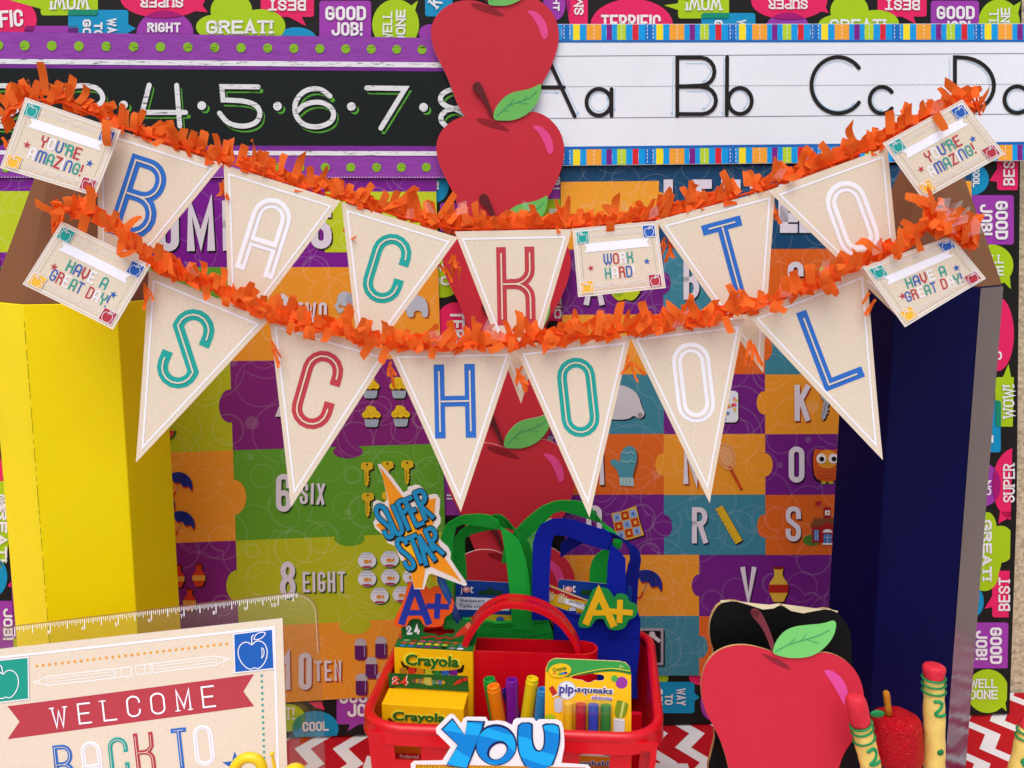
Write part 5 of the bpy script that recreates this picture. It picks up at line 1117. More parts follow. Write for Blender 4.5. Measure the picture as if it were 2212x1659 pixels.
# ---------------------------------------------------------------- crayon boxes
def box_faces(b, p, col, col2=None):              # p: 4 front pts (tl,tr,br,bl) + back offset already in list of 8
    b.raw(p, [(0, 1, 2, 3), (4, 7, 6, 5), (0, 4, 5, 1), (1, 5, 6, 2), (2, 6, 7, 3), (3, 7, 4, 0)])
GY, GG = 'f7bd0a', '1f6b2c'
def crayon_box(fl, fr, Yl, Yr, depth, zbot, label):
    TL, TR = at(*fl, Yl), at(*fr, Yr); nrm = Vector((TR.y-TL.y, -(TR.x-TL.x), 0)).normalized(); bk = -nrm*depth; TRz = Vector((TR.x, TR.y, TR.z))
    dn = Vector((0, 0, zbot-TL.z)); p = [TL, TRz, TRz+dn, TL+dn]; p = p+[q+bk for q in p]
    r_ = thing('crayon_box', (TL+TR)/2+dn, label, 'crayon box', 'boxes of 24 crayons in the caddy')
    b = B(None, GY, 'card'); box_faces(b, p, GY); b.build('carton', r_, bevel=.0004)
    return r_, p, nrm
r1, p1_, n1_ = crayon_box(z8((342, 876)), z8((852, 906)), .782, .776, .018, .02, 'taller yellow and green crayon box with white 24 on its hang tab, at the back')
PF = Plane(p1_[0], n1_); PT = Plane(p1_[0]+Vector((0, 0, .0003)), (0, 0, 1)); PK = Plane(p1_[4]-n1_*.0, n1_)
Q2 = T(1180, 1950, 500)
# green top with colour dots
b = B(PT, GG); tlb, trb = PT.p, None
cv = [p1_[0], p1_[1], p1_[5], p1_[4]]; b.raw([q+Vector((0, 0, .0004)) for q in cv], [(0, 1, 2, 3)]); b.build('green_top', r1)
DC = ['8f9a80 8a3a2a b04a7a b0506a b04a6a b0402a c05a2a c0602a', 'b8502a d0642a c8b02a d8c02a d8c82a a8b82a 4a7a3a 2a8a9a', '2a7ab8 3a62b0 4a3a8a 6a2a7a 4a2a6a 1a1a1a 8a8a90 d8d8dc']
for j, row in enumerate(DC):
    for i, c in enumerate(row.split()):
        u = .10+.105*i+(0 if j else .02); v = .80-.31*j; c3 = (cv[0]*(1-u)+cv[1]*u)*(1-v)+(cv[3]*(1-u)+cv[2]*u)*v+Vector((0, 0, .0007))
        ex = (cv[1]-cv[0])*.043; ey = (cv[3]-cv[0])*.12; b = B(None, c); b.raw([c3+ex*math.cos(R(30*k))+ey*math.sin(R(30*k)) for k in range(12)], [tuple(range(12))]); b.build('colour_dot', r1)
# hang tab
PTb = Plane(p1_[4], n1_); b = B(PTb, GG, 'card')
slot = Q2((745, 250), (765, 215), (850, 210), (920, 190), (955, 180), (1010, 190), (1040, 215), (1150, 230), (1195, 265), (1180, 310), (1060, 310), (1020, 335), (950, 340), (910, 310), (780, 300), (748, 280))
b.slab(Q2((440, 400), (440, 80), (1508, 140), (1500, 445)), .0006, 0, None, [slot]); b.build('hang_tab', r1)
b = B(PTb, '0e3a18'); b.glyphs('24', *Q2((608, 256)), 78*Q2.k, 130*Q2.k, 5.4, -4, 1, slant=-.1); b.c('eef0ee'); b.glyphs('24', *Q2((603, 250)), 78*Q2.k, 130*Q2.k, 4.6, -4, 2.5, slant=-.1)
b.c('c02a22'); b.line(smooth_loop(Q2((715, 370), (860, 340), (940, 350), (935, 385), (1085, 345), (1110, 380), (1180, 365)), 1, False), 3, 2); b.build('printed_mark', r1)
b = B(PTb, 'd03a24'); b.poly(Q2((1185, 360), (1220, 290), (1335, 190), (1400, 290), (1260, 345)), 2); b.c('e0785a'); b.poly(Q2((1335, 190), (1380, 145), (1505, 150), (1505, 235), (1400, 290)), 2.5); b.c('2a1a14'); b.poly(Q2((1410, 150), (1450, 150), (1490, 245), (1455, 262), (1462, 200)), 3.4); b.build('crayon_picture', r1)
def logo(r_, pl, t, cx, cy, w_, h, rot, txt='Crayola'):
    k = t.k; b = B(pl, 'f3e23a'); b.font(txt, *t((cx, cy)), w_*k*1.09, h*k*1.22, rot, 1, .075); b.c('16481c'); b.font(txt, *t((cx+3, cy+4)), w_*k, h*k, rot, 2.2, .028); b.c('1f6a26'); b.font(txt, *t((cx, cy)), w_*k, h*k, rot, 3.4, .028); b.build('brand_lettering', r_)
# window with crayons on the front of the rear box
b = B(PF, '2a160e'); b.poly(smooth_loop(Q2((422, 700), (450, 690), (500, 770), (800, 810), (1270, 800), (1310, 740), (1336, 760), (1290, 885), (500, 850)), 1), 1)
b.build('window', r1)
for i, c in enumerate(('b8801c', 'd8321c', 'd88a1c', 'c8c82a', '2a8a3a', '2f6ac0', '7a1f8c')):
    x = 470+i*118; b = B(PF, c); b.poly(rrect(*Q2((x-52, 780)), *Q2((x+52, 960)), 52*Q2.k*.6), 2); b.build('crayon', r1)
b = B(PF, GY, 'card'); b.poly(smooth_loop(Q2((470, 690), (1300, 730), (1285, 800), (1100, 822), (900, 825), (700, 790), (530, 775)), 1), 3); b.build('logo_patch', r1)
logo(r1, PF.shift(.0012), Q2, 875, 705, 750, 200, 2.6)
b = B(Plane(p1_[1], Vector((p1_[5].y-p1_[1].y, -(p1_[5].x-p1_[1].x), 0))), GG)
r2, p2_, n2_ = crayon_box(T(1180, 2148, 400)((200, 526)), T(1180, 2148, 400)((1648, 620)), .722, .716, .028, .05, 'shorter yellow crayon box with red 24 on a folded green flap, in front')
Q4 = T(1180, 2148, 400)
PF2 = Plane(p2_[0], n2_); PB2 = Plane(p2_[4], n2_)
logo(r2, PF2.shift(.0003), Q4, 860, 770, 920, 200, 2.4)
b = B(PF2, '6a2014'); b.poly(smooth_loop(Q4((300, 790), (340, 760), (420, 830), (470, 880), (450, 930), (360, 930)), 1), 1); b.build('window', r2)
for i, c in enumerate(('b8402a', 'd83a2a', 'e8e0da')): b = B(PF2, c); b.poly(rrect(*Q4((440+i*60, 880)), *Q4((490+i*60, 1000)), 3), 2); b.build('crayon', r2)
b = B(PF2, 'c8181c'); b.poly([PT2 for PT2 in Q4((190, 1370), (1660, 1450), (1660, 1700), (190, 1620))], 1); b.c('c85a10'); b.poly(Q4((190, 1150), (1660, 1210), (1660, 1448), (190, 1368)), .6)
b.c('f0d8d0'); b.font('Preferred', *Q4((690, 1450)), 330*Q4.k, 70*Q4.k, 2, 2, .01); b.font('chers', *Q4((1220, 1482)), 220*Q4.k, 64*Q4.k, 2, 2.4, .01); b.build('lower_print', r2)
slot2 = Q4((728, 115), (760, 85), (920, 90), (950, 60), (1075, 65), (1100, 105), (1290, 115), (1325, 150), (1300, 188), (1120, 185), (1080, 212), (990, 205), (950, 178), (790, 160), (740, 140))
b = B(PB2.shift(.0004), '1c5a24', 'card'); b.slab(Q4((330, 232), (322, -10), (1718, 42), (1740, 318)), .0006, 0, None, [slot2]); b.build('folded_flap', r2)
PH = PB2.shift(.0008)
b = B(PH, 'f0d8c8'); b.glyphs('24', *Q4((528, 118)), 120*Q4.k, 150*Q4.k, 5.4, 4, 1); b.c('d0301c'); b.glyphs('24', *Q4((528, 118)), 112*Q4.k, 142*Q4.k, 3.4, 4, 2.5); b.c('b8301c'); b.poly(Q4((1452, 195), (1530, 110), (1610, 75), (1680, 50), (1715, 60), (1718, 110), (1640, 130), (1580, 165)), 2); b.c('6a1a10'); b.line(Q4((1618, 75), (1650, 130)), 1.8, 3)
b.build('printed_mark', r2)
b = B(Plane(p2_[4]-n2_*.004, n2_), '3a1c10')
for (x, y, w_, c) in ((780, 130, 30, 'b87a5a'), (880, 150, 40, 'c89a6a'), (1010, 130, 62, 'd8d05a'), (1130, 160, 40, '6aa87a'), (1230, 165, 40, '8a9ad0')):
    b = B(Plane(p2_[4]-n2_*.003, n2_), c); b.poly(rrect(*Q4((x-w_, 60)), *Q4((x+w_, 260)), 4), 1); b.build('crayon', r2)

# ---------------------------------------------------------------- markers standing in the caddy
def marker(xt, yt, xb, yb, Y, rpx, col, label):
    A_, C_ = at(*z8((xt, yt)), Y), at(*z8((xb, yb)), Y+.004); d = (C_-A_); C_ = C_+d.normalized()*.05; rr = rpx/3/FPX*(A_-CAM).dot(FW)
    r_ = thing('marker', C_, label, 'marker pen', 'loose marker pens in the caddy')
    ax = (A_-C_).normalized(); u = ax.orthogonal().normalized(); v = ax.cross(u); n = 28; L_ = (A_-C_).length
    b = B(None, col, 'plastic'); prof = [(0, .98), (L_-.0035, .94), (L_-.0034, .87), (L_-.0003, .86), (L_, .78), (L_-.0002, .64), (L_-.004, .6)]; vs = []
    for h_, k in prof:
        for i in range(n): a = 2*PI*i/n; rd = rr*k*(1+(.045 if i % 2 else 0)*(1 if h_ < L_-.0034 else 0)); vs.append(C_+ax*h_+(u*math.cos(a)+v*math.sin(a))*rd)
    m_ = len(prof); b.raw(vs, [(j*n+i, j*n+(i+1) % n, (j+1)*n+(i+1) % n, (j+1)*n+i) for j in range(m_-1) for i in range(n)]+[tuple((m_-1)*n+i for i in range(n))])
    b.build('cap', r_, autosm=50)
marker(957, 1080, 1010, 1360, .752, 44, '149a3a', 'green marker pen leaning behind the orange one')
marker(985, 1125, 1022, 1360, .742, 46, 'f58a14', 'orange marker pen standing in the caddy, front left')
marker(1105, 1085, 1110, 1365, .745, 43, '7a1a9c', 'purple marker pen between the orange and yellow ones')
marker(1075, 1150, 1130, 1350, .76, 42, '1a1f90', 'dark blue marker pen mostly hidden behind the purple one')
marker(1240, 1075, 1200, 1350, .742, 43, 'ecd416', 'yellow marker pen standing right of the purple one')
marker(1308, 1148, 1285, 1350, .738, 40, '2a90d4', 'light blue marker pen beside the blister pack')

# ---------------------------------------------------------------- blister pack of short markers
Q3 = T(1680, 1950, 500); Q5 = T(1560, 2148, 400)
PP = vplane(.700, 6, yaw=-3, x0=.07)
pk = thing('marker_pack', PP.map(*z8((1600, 1700))), 'yellow and green blister pack of four short markers, at the front right of the caddy', 'marker pack')
ol = Q3((262, 800), (300, 710), (360, 665), (420, 655), (1300, 695), (1390, 715), (1450, 780), (1467, 880), (1472, 2200), (245, 2200), (255, 1000))
hs = smooth_loop(Q3((622, 905), (640, 872), (770, 868), (800, 845), (870, 838), (920, 858), (950, 880), (1060, 885), (1092, 915), (1080, 965), (1040, 975), (945, 965), (920, 990), (860, 1005), (810, 985), (780, 962), (660, 950), (630, 935)), 1)
b = B(PP, 'fcc31a', 'card'); b.slab(ol, .0006, 0, ('f0ece6', 'paper'), [hs]); b.build('backing_card', pk)
b = B(PP, '3aa048'); b.poly(Q3((268, 842), (300, 715), (360, 670), (420, 660), (1300, 700), (1385, 718), (1448, 782), (1462, 860), (1300, 830), (1100, 825), (900, 850), (640, 895), (540, 900), (440, 880)), 1)
b.c('1c7a34'); b.line(smooth_loop(Q3((480, 905), (640, 893), (900, 850), (1100, 820), (1300, 825), (1462, 868)), 2, False), 5, 1.6); b.c('e8d84a'); b.line(smooth_loop(Q3((600, 905), (800, 850), (1100, 795), (1250, 795), (1455, 832)), 2, False), 1.8, 2.2); b.build('green_header', pk)
b = B(PP, 'e0a81a'); b.ell(*Q3((462, 828)), 164*Q3.k, 104*Q3.k, 2, -8); b.c('f4c81c'); b.ell(*Q3((460, 822)), 156*Q3.k, 96*Q3.k, 3, -8); b.c('1f6a26'); b.font('Crayola', *Q3((460, 803)), 200*Q3.k, 70*Q3.k, -9, 4.4, .02)
for k, c in enumerate(('e8862a', 'd8d02a', '3aa048', '2a7ac8', '3a3a9c')): b.c(c); b.line(Q3((370+k*38, 852+(k if k < 3 else 4-k)*8), (412+k*38, 852+(k+1 if k < 2 else 4-k)*8)), 4.5, 4)
b.build('brand_badge', pk)
b = B(PP, '4ab04a'); b.ell(*Q3((1232, 938)), 46*Q3.k, layer=2); b.build('printed_dot', pk); b = B(PP, '9a3aa0'); b.ell(*Q3((1332, 998)), 84*Q3.k, layer=1); b.build('printed_dot', pk); b = B(PP, 'a8c81c'); b.ell(*Q3((325, 1490)), 75*Q3.k, 50*Q3.k, 1); b.build('printed_dot', pk); b = B(PP, 'e0e07a'); b.font('3+', *Q3((1330, 770)), 62*Q3.k, 42*Q3.k, 3, 2.5, .01); b.build('age_mark', pk)
b = B(PP, 'c4ccd8'); b.ell(*Q3((560, 1108)), 136*Q3.k, 134*Q3.k, 1); b.c('e8ecf2'); b.ell(*Q3((563, 1104)), 120*Q3.k, 118*Q3.k, 2); b.build('round_emblem', pk)
b = B(PP, 'eef0f6'); b.font('squeaks', *Q3((955, 1112)), 530*Q3.k, 140*Q3.k, 3.4, 1.5, .07); b.font('skinnies', *Q3((1056, 1208)), 305*Q3.k, 74*Q3.k, 3.4, 1.3, .06); b.build('white_halo', pk)
b = B(PP, '2b2f78'); b.font('squeaks', *Q3((955, 1112)), 500*Q3.k, 112*Q3.k, 3.4, 3, .02); b.ell(*Q3((684, 1106)), 18*Q3.k, layer=3.5); b.c('4a4a9c'); b.font('pip', *Q3((556, 1100)), 205*Q3.k, 170*Q3.k, 2, 4, .03); b.c('8a2f9c'); b.font('skinnies', *Q3((1056, 1208)), 285*Q3.k, 58*Q3.k, 3.4, 3.3, .01); b.build('lettering', pk)
b = B(PP, 'c03020'); b.poly(Q3((305, 1070), (365, 1038), (430, 1150), (365, 1190)), 1.5); b.c('c8ccd4'); b.poly(rrect(*Q3((385, 1210)), *Q3((500, 1420)), 8), 1.2); b.c('e8e4e4'); b.line(Q3((360, 1200), (440, 1150)), 3, 2); b.build('small_marker_picture', pk)
b = B(PP, '7f9420'); b.poly(smooth_loop(Q3((1262, 1250), (1290, 1240), (1430, 1290), (1425, 1340), (1380, 1500), (1225, 1490)), 1), 1.5); b.c('c8d06a'); b.poly(Q3((1345, 1265), (1380, 1275), (1335, 1500), (1300, 1495)), 2); b.c('d8dadc'); b.poly(Q3((1222, 1500), (1375, 1512), (1370, 1900), (1215, 1900)), 1.2); b.c('e8ece8'); b.line(Q3((1222, 1510), (1372, 1530)), 3, 3); b.build('green_marker_picture', pk)
for k, (x0, x1, yt, c) in enumerate(((522, 645, 1262, 'f7c21c'), (682, 832, 1272, 'c01a30'), (860, 1008, 1282, '1f4ac0'), (1034, 1182, 1290, '1f8a3a'))):
    cx = (x0+x1)/2; A_ = PP.map(*Q3((cx, yt)), .004); C_ = PP.map(*Q3((cx-4, 1800)), .004); rr = (x1-x0)/2*Q3.k/FPX*.735
    b = B(None, c, 'gloss'); b.tube([C_, A_+(C_-A_)*.002, A_], [rr, rr, rr*.92], 20); b.build('short_marker', pk, autosm=50)
b = B(PP, 'ffffff', 'acrylic'); b.pl = PP.shift(.0092); b.poly(rrect(*Q3((505, 1245)), *Q3((1200, 1815)), 5), 0); 
b.build('clear_blister', pk)
# lower card print seen through the slots
b = B(PP, 'e89018', 'card'); b.poly(z8((1440, 1570), (1860, 1590), (1860, 1760), (1440, 1760)), 3); b.c('f0ece8'); b.poly(z8((1440, 1530), (1860, 1548), (1860, 1590), (1440, 1570)), 3); b.c('e0c060'); b.line(z8((1470, 1542), (1520, 1565)), 3, 4); b.c('d03a4a'); b.line(z8((1530, 1565), (1600, 1550)), 3, 4); b.c('3a8a4a'); b.line(z8((1690, 1562), (1740, 1572)), 3, 4)
b.c('eef0f6'); b.font('washable', *z8((1640, 1622)), 260/3, 40/3, 1, 4, .05); b.c('2b2f78'); b.font('washable', *z8((1640, 1622)), 250/3, 34/3, 1, 5.2, .012); b.c('e868a8'); b.ell(*z8((1790, 1650)), 12, layer=4); b.build('lower_print', pk)

# ================================================================ TOTE BAGS
def strap(parts_, r_, col, Y=None):
    A_ = [at(*t_, y_) for t_, y_ in parts_[0]]; C_ = [at(*t_, y_) for t_, y_ in parts_[1]]
    def up(P):                                     # smooth the folded band
        out = [P[0]]
        for i in range(len(P)-1): out += [P[i].lerp(P[i+1], .3), P[i].lerp(P[i+1], .7)]
        return out+[P[-1]]
    b = B(None, col, 'fabric'); b.strip(up(A_), up(C_), .0005); b.build('handle', r_, autosm=70)
def band_(pts, w_, t, Y0, Y1_, r_, col):          # centre line + half widths (dx,dy) per point
    n = len(pts); A_ = []; C_ = []
    for i, (x, y, dx, dy) in enumerate(pts):
        yy = Y0+(Y1_-Y0)*i/(n-1); A_.append((t((x-dx, y-dy)), yy-.0)); C_.append((t((x+dx, y+dy)), yy+.004))
    strap((A_, C_), r_, col)
GRB, BLB = '1fb43c', '0b22a4'
def bag_body(r_, ptsf, Yf, Yb, col):
    F = [at(x, y, Yf) for x, y in ptsf]; K = [Vector((q.x, Yb, q.z)) for q in F]; n = len(F)
    b = B(None, col, 'fabric'); vs = []; 
    tris = tessellate_polygon([[Vector((x, y, 0)) for x, y in ptsf]])
    b.raw(F+K, list(tris)+[tuple(n+i for i in reversed(q)) for q in tris]+[(i, (i+1) % n, n+(i+1) % n, n+i) for i in range(n)])
    b.build('bag_body', r_, bevel=.0015)
g1 = thing('tote_bag', (0, .845, .03), 'small green cloth tote bag with long looped handles, behind the caddy bin', 'tote bag', 'small cloth tote bags in the caddy')
bag_body(g1, z8((800, 1300), (790, 700), (860, 700), (1000, 722), (1150, 715), (1330, 690), (1395, 845), (1400, 1300)), .835, .856, GRB)
b = B(vplane(.8346), '0e7a22', 'fabric'); b.line(z8((860, 722), (1000, 745), (1150, 738), (1335, 715)), 1.2, 1); b.line(z8((1080, 838), (1370, 780)), 1.0, 1.3); b.build('seam', g1)
band_([(690, 760, 25, 0), (700, 500, 25, 0), (680, 250, 38, 0), (690, 130, 42, 10), (735, 60, 15, 18), (850, 45, 5, 38), (1000, 65, 0, 42), (1085, 130, 45, 10), (1120, 250, 62, 0), (1150, 420, 68, 0), (1180, 760, 70, 0)], 0, z8, .828, .831, g1, GRB)
band_([(780, 760, 45, 0), (770, 400, 45, 0), (755, 200, 40, 0), (800, 120, 10, 30), (980, 60, 0, 50), (1080, 60, 20, 40), (1170, 150, 38, 10), (1215, 300, 30, 0), (1250, 500, 28, 0), (1262, 760, 30, 0)], 0, z8, .852, .850, g1, '17982e')
g2 = thing('tote_bag', (.05, .866, .03), 'second green cloth tote bag, only its handles showing behind the blue one', 'tote bag', 'small cloth tote bags in the caddy')
band_([(1090, 330, 50, 0), (1100, 220, 45, 0), (1180, 130, 48, 20), (1270, 40, 50, 20), (1370, -40, 30, 25), (1480, -35, 10, 45), (1600, -10, 0, 52), (1700, 60, 40, 30), (1760, 150, 40, 10), (1810, 200, 20, 8), (1720, 260, 45, 8), (1668, 330, 58, 0), (1665, 480, 58, 0), (1665, 760, 58, 0)], 0, z8, .862, .866, g2, GRB)
bag_body(g2, z8((1420, 1300), (1420, 720), (1800, 740), (1800, 1300)), .858, .872, GRB)
b1 = thing('tote_bag', (.11, .84, .03), 'small royal blue cloth tote bag standing in the right of the caddy', 'tote bag', 'small cloth tote bags in the caddy')
bag_body(b1, z8((1385, 1080), (1375, 700), (1300, 620), (1330, 600), (1500, 660), (1700, 690), (1915, 650), (1938, 700), (1930, 900), (1912, 1075), (1912, 1200), (1385, 1200)), .834, .853, BLB)
b = B(vplane(.8336), '08136e', 'fabric'); b.line(z8((1700, 818), (1930, 822)), 1.2, 1); b.line(z8((1390, 640), (1560, 690), (1780, 715), (1930, 690)), 1.2, 1.3); b.build('seam', b1)
band_([(1290, 700, 55, 0), (1290, 500, 55, 0), (1297, 300, 58, 0), (1305, 160, 62, 4), (1355, 95, 35, 50), (1480, 100, -8, 60), (1620, 155, -10, 60), (1745, 190, -15, 60), (1790, 250, 50, 10), (1780, 400, 62, 0), (1785, 700, 62, 0)], 0, z8, .826, .828, b1, BLB)
band_([(1420, 250, 0, 45), (1500, 195, 5, 40), (1600, 140, 10, 35), (1740, 140, 5, 18), (1860, 190, 32, 10), (1915, 280, 32, 0), (1890, 370, 42, 0), (1880, 480, 40, 0), (1878, 700, 34, 0)], 0, z8, .846, .842, b1, '0a1880')
# packs inside the bags
def hang_card(pts, Y, name, label):
    pl = vplane(Y, 3); r_ = thing('stationery_pack', pl.map(*pts[2]), label, 'stationery pack'); b = B(pl, '0b3a8c', 'card'); b.slab(pts, .0006, 0, ('d8dce4', 'paper')); b.build('hang_card', r_); return r_, pl
k1, pl = hang_card(z8((745, 455), (765, 440), (1085, 458), (1110, 480), (1110, 740), (735, 740)), .842, 'a', 'blue hang card of pencil sharpeners inside the green tote bag')
b = B(pl, 'dcdde6'); b.font('j', *z8((778, 512)), 10/3, 50/3, 2, 1, .01, ); b.font('t', *z8((845, 502)), 22/3, 46/3, 2, 1.3, .01); b.c('e08a84'); b.ell(*z8((812, 502)), 24/3, 20/3, 1.6); b.c('f0c8c0'); b.ell(*z8((808, 498)), 12/3, 10/3, 2.4); b.build('lettering', k1)
b = B(pl, 'd5d8e6'); b.poly(z8((745, 548), (1090, 562), (1090, 640), (742, 630)), 1); b.c('20222c'); b.font('Sharpeners', *z8((848, 576)), 158/3, 30/3, 1.5, 2.2, .004); b.font('Taille-crayons', *z8((872, 612)), 215/3, 28/3, 1.5, 2.4, .004); b.c('8a8ea0'); b.line(z8((745, 592), (1090, 602)), .8, 2); b.build('name_label', k1)
b = B(pl, '123a22'); b.poly(rrect(*z8((885, 508)), *z8((1045, 538)), 5), 1); b.ell(*z8((965, 505)), 8, 6, 1.3); b.build('hang_hole', k1)
b = B(pl, 'a01c22'); b.poly(z8((790, 690), (860, 670), (870, 740), (790, 740)), 1); b.c('c8a81c'); b.poly(z8((900, 660), (1110, 668), (1110, 725), (900, 735)), 1); b.c('2a5aa8'); b.ell(*z8((1030, 700)), 9, 8, 2); b.build('lower_print', k1)
k2, pl = hang_card(z8((1405, 450), (1420, 436), (1870, 480), (1885, 500), (1880, 720), (1400, 720)), .842, 'b', 'blue hang card inside the blue tote bag, behind the yellow package')
b = B(pl, 'dcdde6'); b.font('j', *z8((1438, 500)), 10/3, 52/3, 2, 1, .01); b.font('t', *z8((1508, 496)), 22/3, 48/3, 2, 1.3, .01); b.c('e08a84'); b.ell(*z8((1472, 500)), 27/3, 21/3, 1.6); b.c('f0c8c0'); b.ell(*z8((1468, 496)), 12/3, 10/3, 2.4); b.build('lettering', k2)
b = B(pl, '10401c'); b.poly(rrect(*z8((1550, 505)), *z8((1650, 540)), 5), 1); b.build('hang_hole', k2); b = B(pl, 'c8ccd8'); b.poly(z8((1520, 560), (1640, 570), (1640, 620), (1520, 610)), 1); b.c('20222c'); b.font('ers', *z8((1575, 577)), 50/3, 22/3, 2, 2.2, .004); b.build('name_label', k2)
pl = vplane(.8375, 3); k3 = thing('yellow_package', pl.map(*z8((1450, 700))), 'yellow package with pale hands printed on it, tilted in the blue tote bag', 'package')
b = B(pl, 'd8ac14', 'card'); b.slab(z8((1325, 470), (1345, 472), (1640, 590), (1600, 720), (1325, 640)), .002, 0); b.build('carton', k3)
b = B(pl, 'b81a20'); b.poly(z8((1335, 478), (1345, 474), (1600, 578), (1480, 560), (1335, 520)), 1); b.c('d8c8c0'); b.line(z8((1335, 474), (1640, 592)), 1.6, 2); b.c('eceaf0'); b.poly(z8((1440, 555), (1600, 600), (1590, 640), (1440, 588)), 2.5); b.c('1a1a1a'); b.font('perfect for', *z8((1540, 592)), 140/3, 26/3, 17, 3.4, 0, .3); b.build('printed_mark', k3)
b = B(pl, 'd0bc90')
for cx, cy in ((1352, 555), (1425, 570)):
    b.ell(*z8((cx, cy)), 26/3, 20/3, 3);
    for a in (-115, -90, -65, -35): b.line(z8((cx, cy), (cx+44*math.cos(R(a)), cy+44*math.sin(R(a)))), 3.2, 3)
b.build('hand_picture', k3)
b = B(pl, '1c2a6a'); b.ell(*z8((1498, 640)), 9, 9, 2); b.c('c8ccd8'); b.poly(ell(*z8((1498, 638)), 8, 8, 0, 10, 180, 360), 3); b.c('4a3a10'); b.font('Safety', *z8((1560, 655)), 60/3, 26/3, 15, 2.2, 0, .3); b.build('round_mark', k3)

# ================================================================ SIGNS ON STICKS
SA = T(1180, 1480, 500); PSS = vplane(.770, 2)
ss = thing('super_star_sign', PSS.map(*z8((620, 700))), 'white-edged orange star cutout reading super star in blue, left above the caddy', 'star sign')
ow = SA((105, 0), (140, -5), (300, 170), (465, 400), (525, 370), (530, 325), (640, 288), (700, 300), (760, 360), (815, 440), (900, 420), (945, 428), (985, 490), (982, 620), (968, 690), (995, 760), (990, 830), (940, 900), (940, 980), (1000, 1080), (1100, 1170), (1138, 1250), (1130, 1335), (1230, 1490), (1350, 1659), (1365, 1700), (1330, 1715), (1180, 1659), (860, 1540), (820, 1560), (790, 1659), (760, 1760), (620, 1760), (600, 1659), (570, 1530), (470, 1420), (400, 1280), (345, 1150), (250, 1110), (195, 1010), (70, 900), (42, 820), (75, 770), (35, 640), (45, 530), (100, 505), (190, 545), (245, 500), (180, 200))
b = B(PSS, 'e8dcd4', 'card'); b.slab(ow, .0012, 0); b.build('white_outline', ss)
b = B(PSS, 'ee941a'); b.poly(SA((138, 35), (455, 450), (560, 700), (800, 500), (925, 475), (905, 700), (880, 900), (1060, 1330), (1290, 1659), (1180, 1590), (850, 1440), (780, 1460), (735, 1740), (620, 1740), (575, 1500), (340, 1080), (300, 960), (180, 960), (75, 850), (150, 820), (300, 900), (260, 510)), 1)
b.c('f4b41c'); b.poly(SA((480, 720), (620, 900), (640, 1300), (560, 1350), (400, 1000)), 2); b.build('orange_star', ss)
LT = [[(225, 660), (190, 600), (130, 575), (80, 620), (100, 720), (190, 810), (280, 880), (330, 970), (290, 1030), (225, 1000), (200, 930)],
      [(215, 625), (330, 880), (385, 985), (450, 960), (450, 870), (320, 575)], [(385, 540), (545, 915)], [(385, 540), (460, 490), (535, 560), (510, 650), (425, 690)],
      [(495, 500), (655, 860)], [(495, 500), (585, 460)], [(560, 665), (640, 630)], [(655, 860), (755, 815)],
      [(625, 400), (785, 775)], [(625, 400), (720, 355), (785, 440), (760, 530), (690, 565)], [(700, 565), (890, 745)]]
LT2 = [[(515, 1110), (480, 1050), (410, 1035), (375, 1100), (415, 1190), (510, 1260), (595, 1345), (625, 1430), (570, 1475), (510, 1430), (490, 1370)], [(510, 1045), (650, 990)], [(580, 1020), (720, 1380)],
       [(690, 1010), (790, 1410)], [(690, 1010), (915, 1345)], [(740, 1225), (840, 1185)], [(775, 930), (900, 1200)], [(775, 930), (865, 880), (930, 970), (910, 1050), (840, 1085)], [(850, 1090), (1035, 1255)]]
for GRP in (LT, LT2):
    b = B(PSS, '1a1210')
    for p_ in GRP: b.line(smooth_loop([(x+8, y+20) for x, y in SA(*p_)] if False else SA(*[(x+12, y+24) for x, y in p_]), 2 if len(p_) > 4 else 0, False), 78*SA.k, 2.5, ext=20*SA.k)
    for p_ in GRP: b.line(smooth_loop(SA(*p_), 2 if len(p_) > 4 else 0, False), 80*SA.k, 3.5, ext=20*SA.k)
    b.c('1c86b4')
    for p_ in GRP: b.line(smooth_loop(SA(*p_), 2 if len(p_) > 4 else 0, False), 60*SA.k, 5, ext=11*SA.k)
    b.build('lettering', ss)
pcs = thing('printed_pencil', at(*z8((770, 740)), .80), 'blue printed pencil with yellow figures, leaning behind the super star cutout', 'pencil')
b = B(None, '12509c', 'gloss'); b.tube([at(*z8((620, 380)), .79), at(*z8((780, 760)), .80)], .0036, 12); b.build('barrel', pcs, smooth=True)
b = B(vplane(.783, 3), 'd8b81c'); b.ell(*z8((602, 425)), 6, 9, 1, -25); b.build('yellow_print', pcs); b = B(vplane(.783, 3), 'c8c83a'); b.ell(*z8((598, 404)), 3, 3, 3); b.build('yellow_print', pcs)
def aplus(pl, outer, Apath, bar, pv, ph, cout, cin, label):
    r_ = thing('a_plus_sign', pl.map(*outer[0]), label, 'grade cutout', 'A plus cutouts in the caddy')
    b = B(pl, cout, 'card'); b.slab(smooth_loop(outer, 1), .0012, 0); b.build('outline', r_)
    b = B(pl, cin, 'card'); b.line(z8(*Apath), 15, 1, ext=0); b.line(z8(*bar), 12, 1); b.build('letter', r_)
    b = B(pl, cin, 'card'); b.line(z8(*pv), 12.5, 1.5); b.line(z8(*ph), 12, 1.7); b.build('plus_mark', r_)
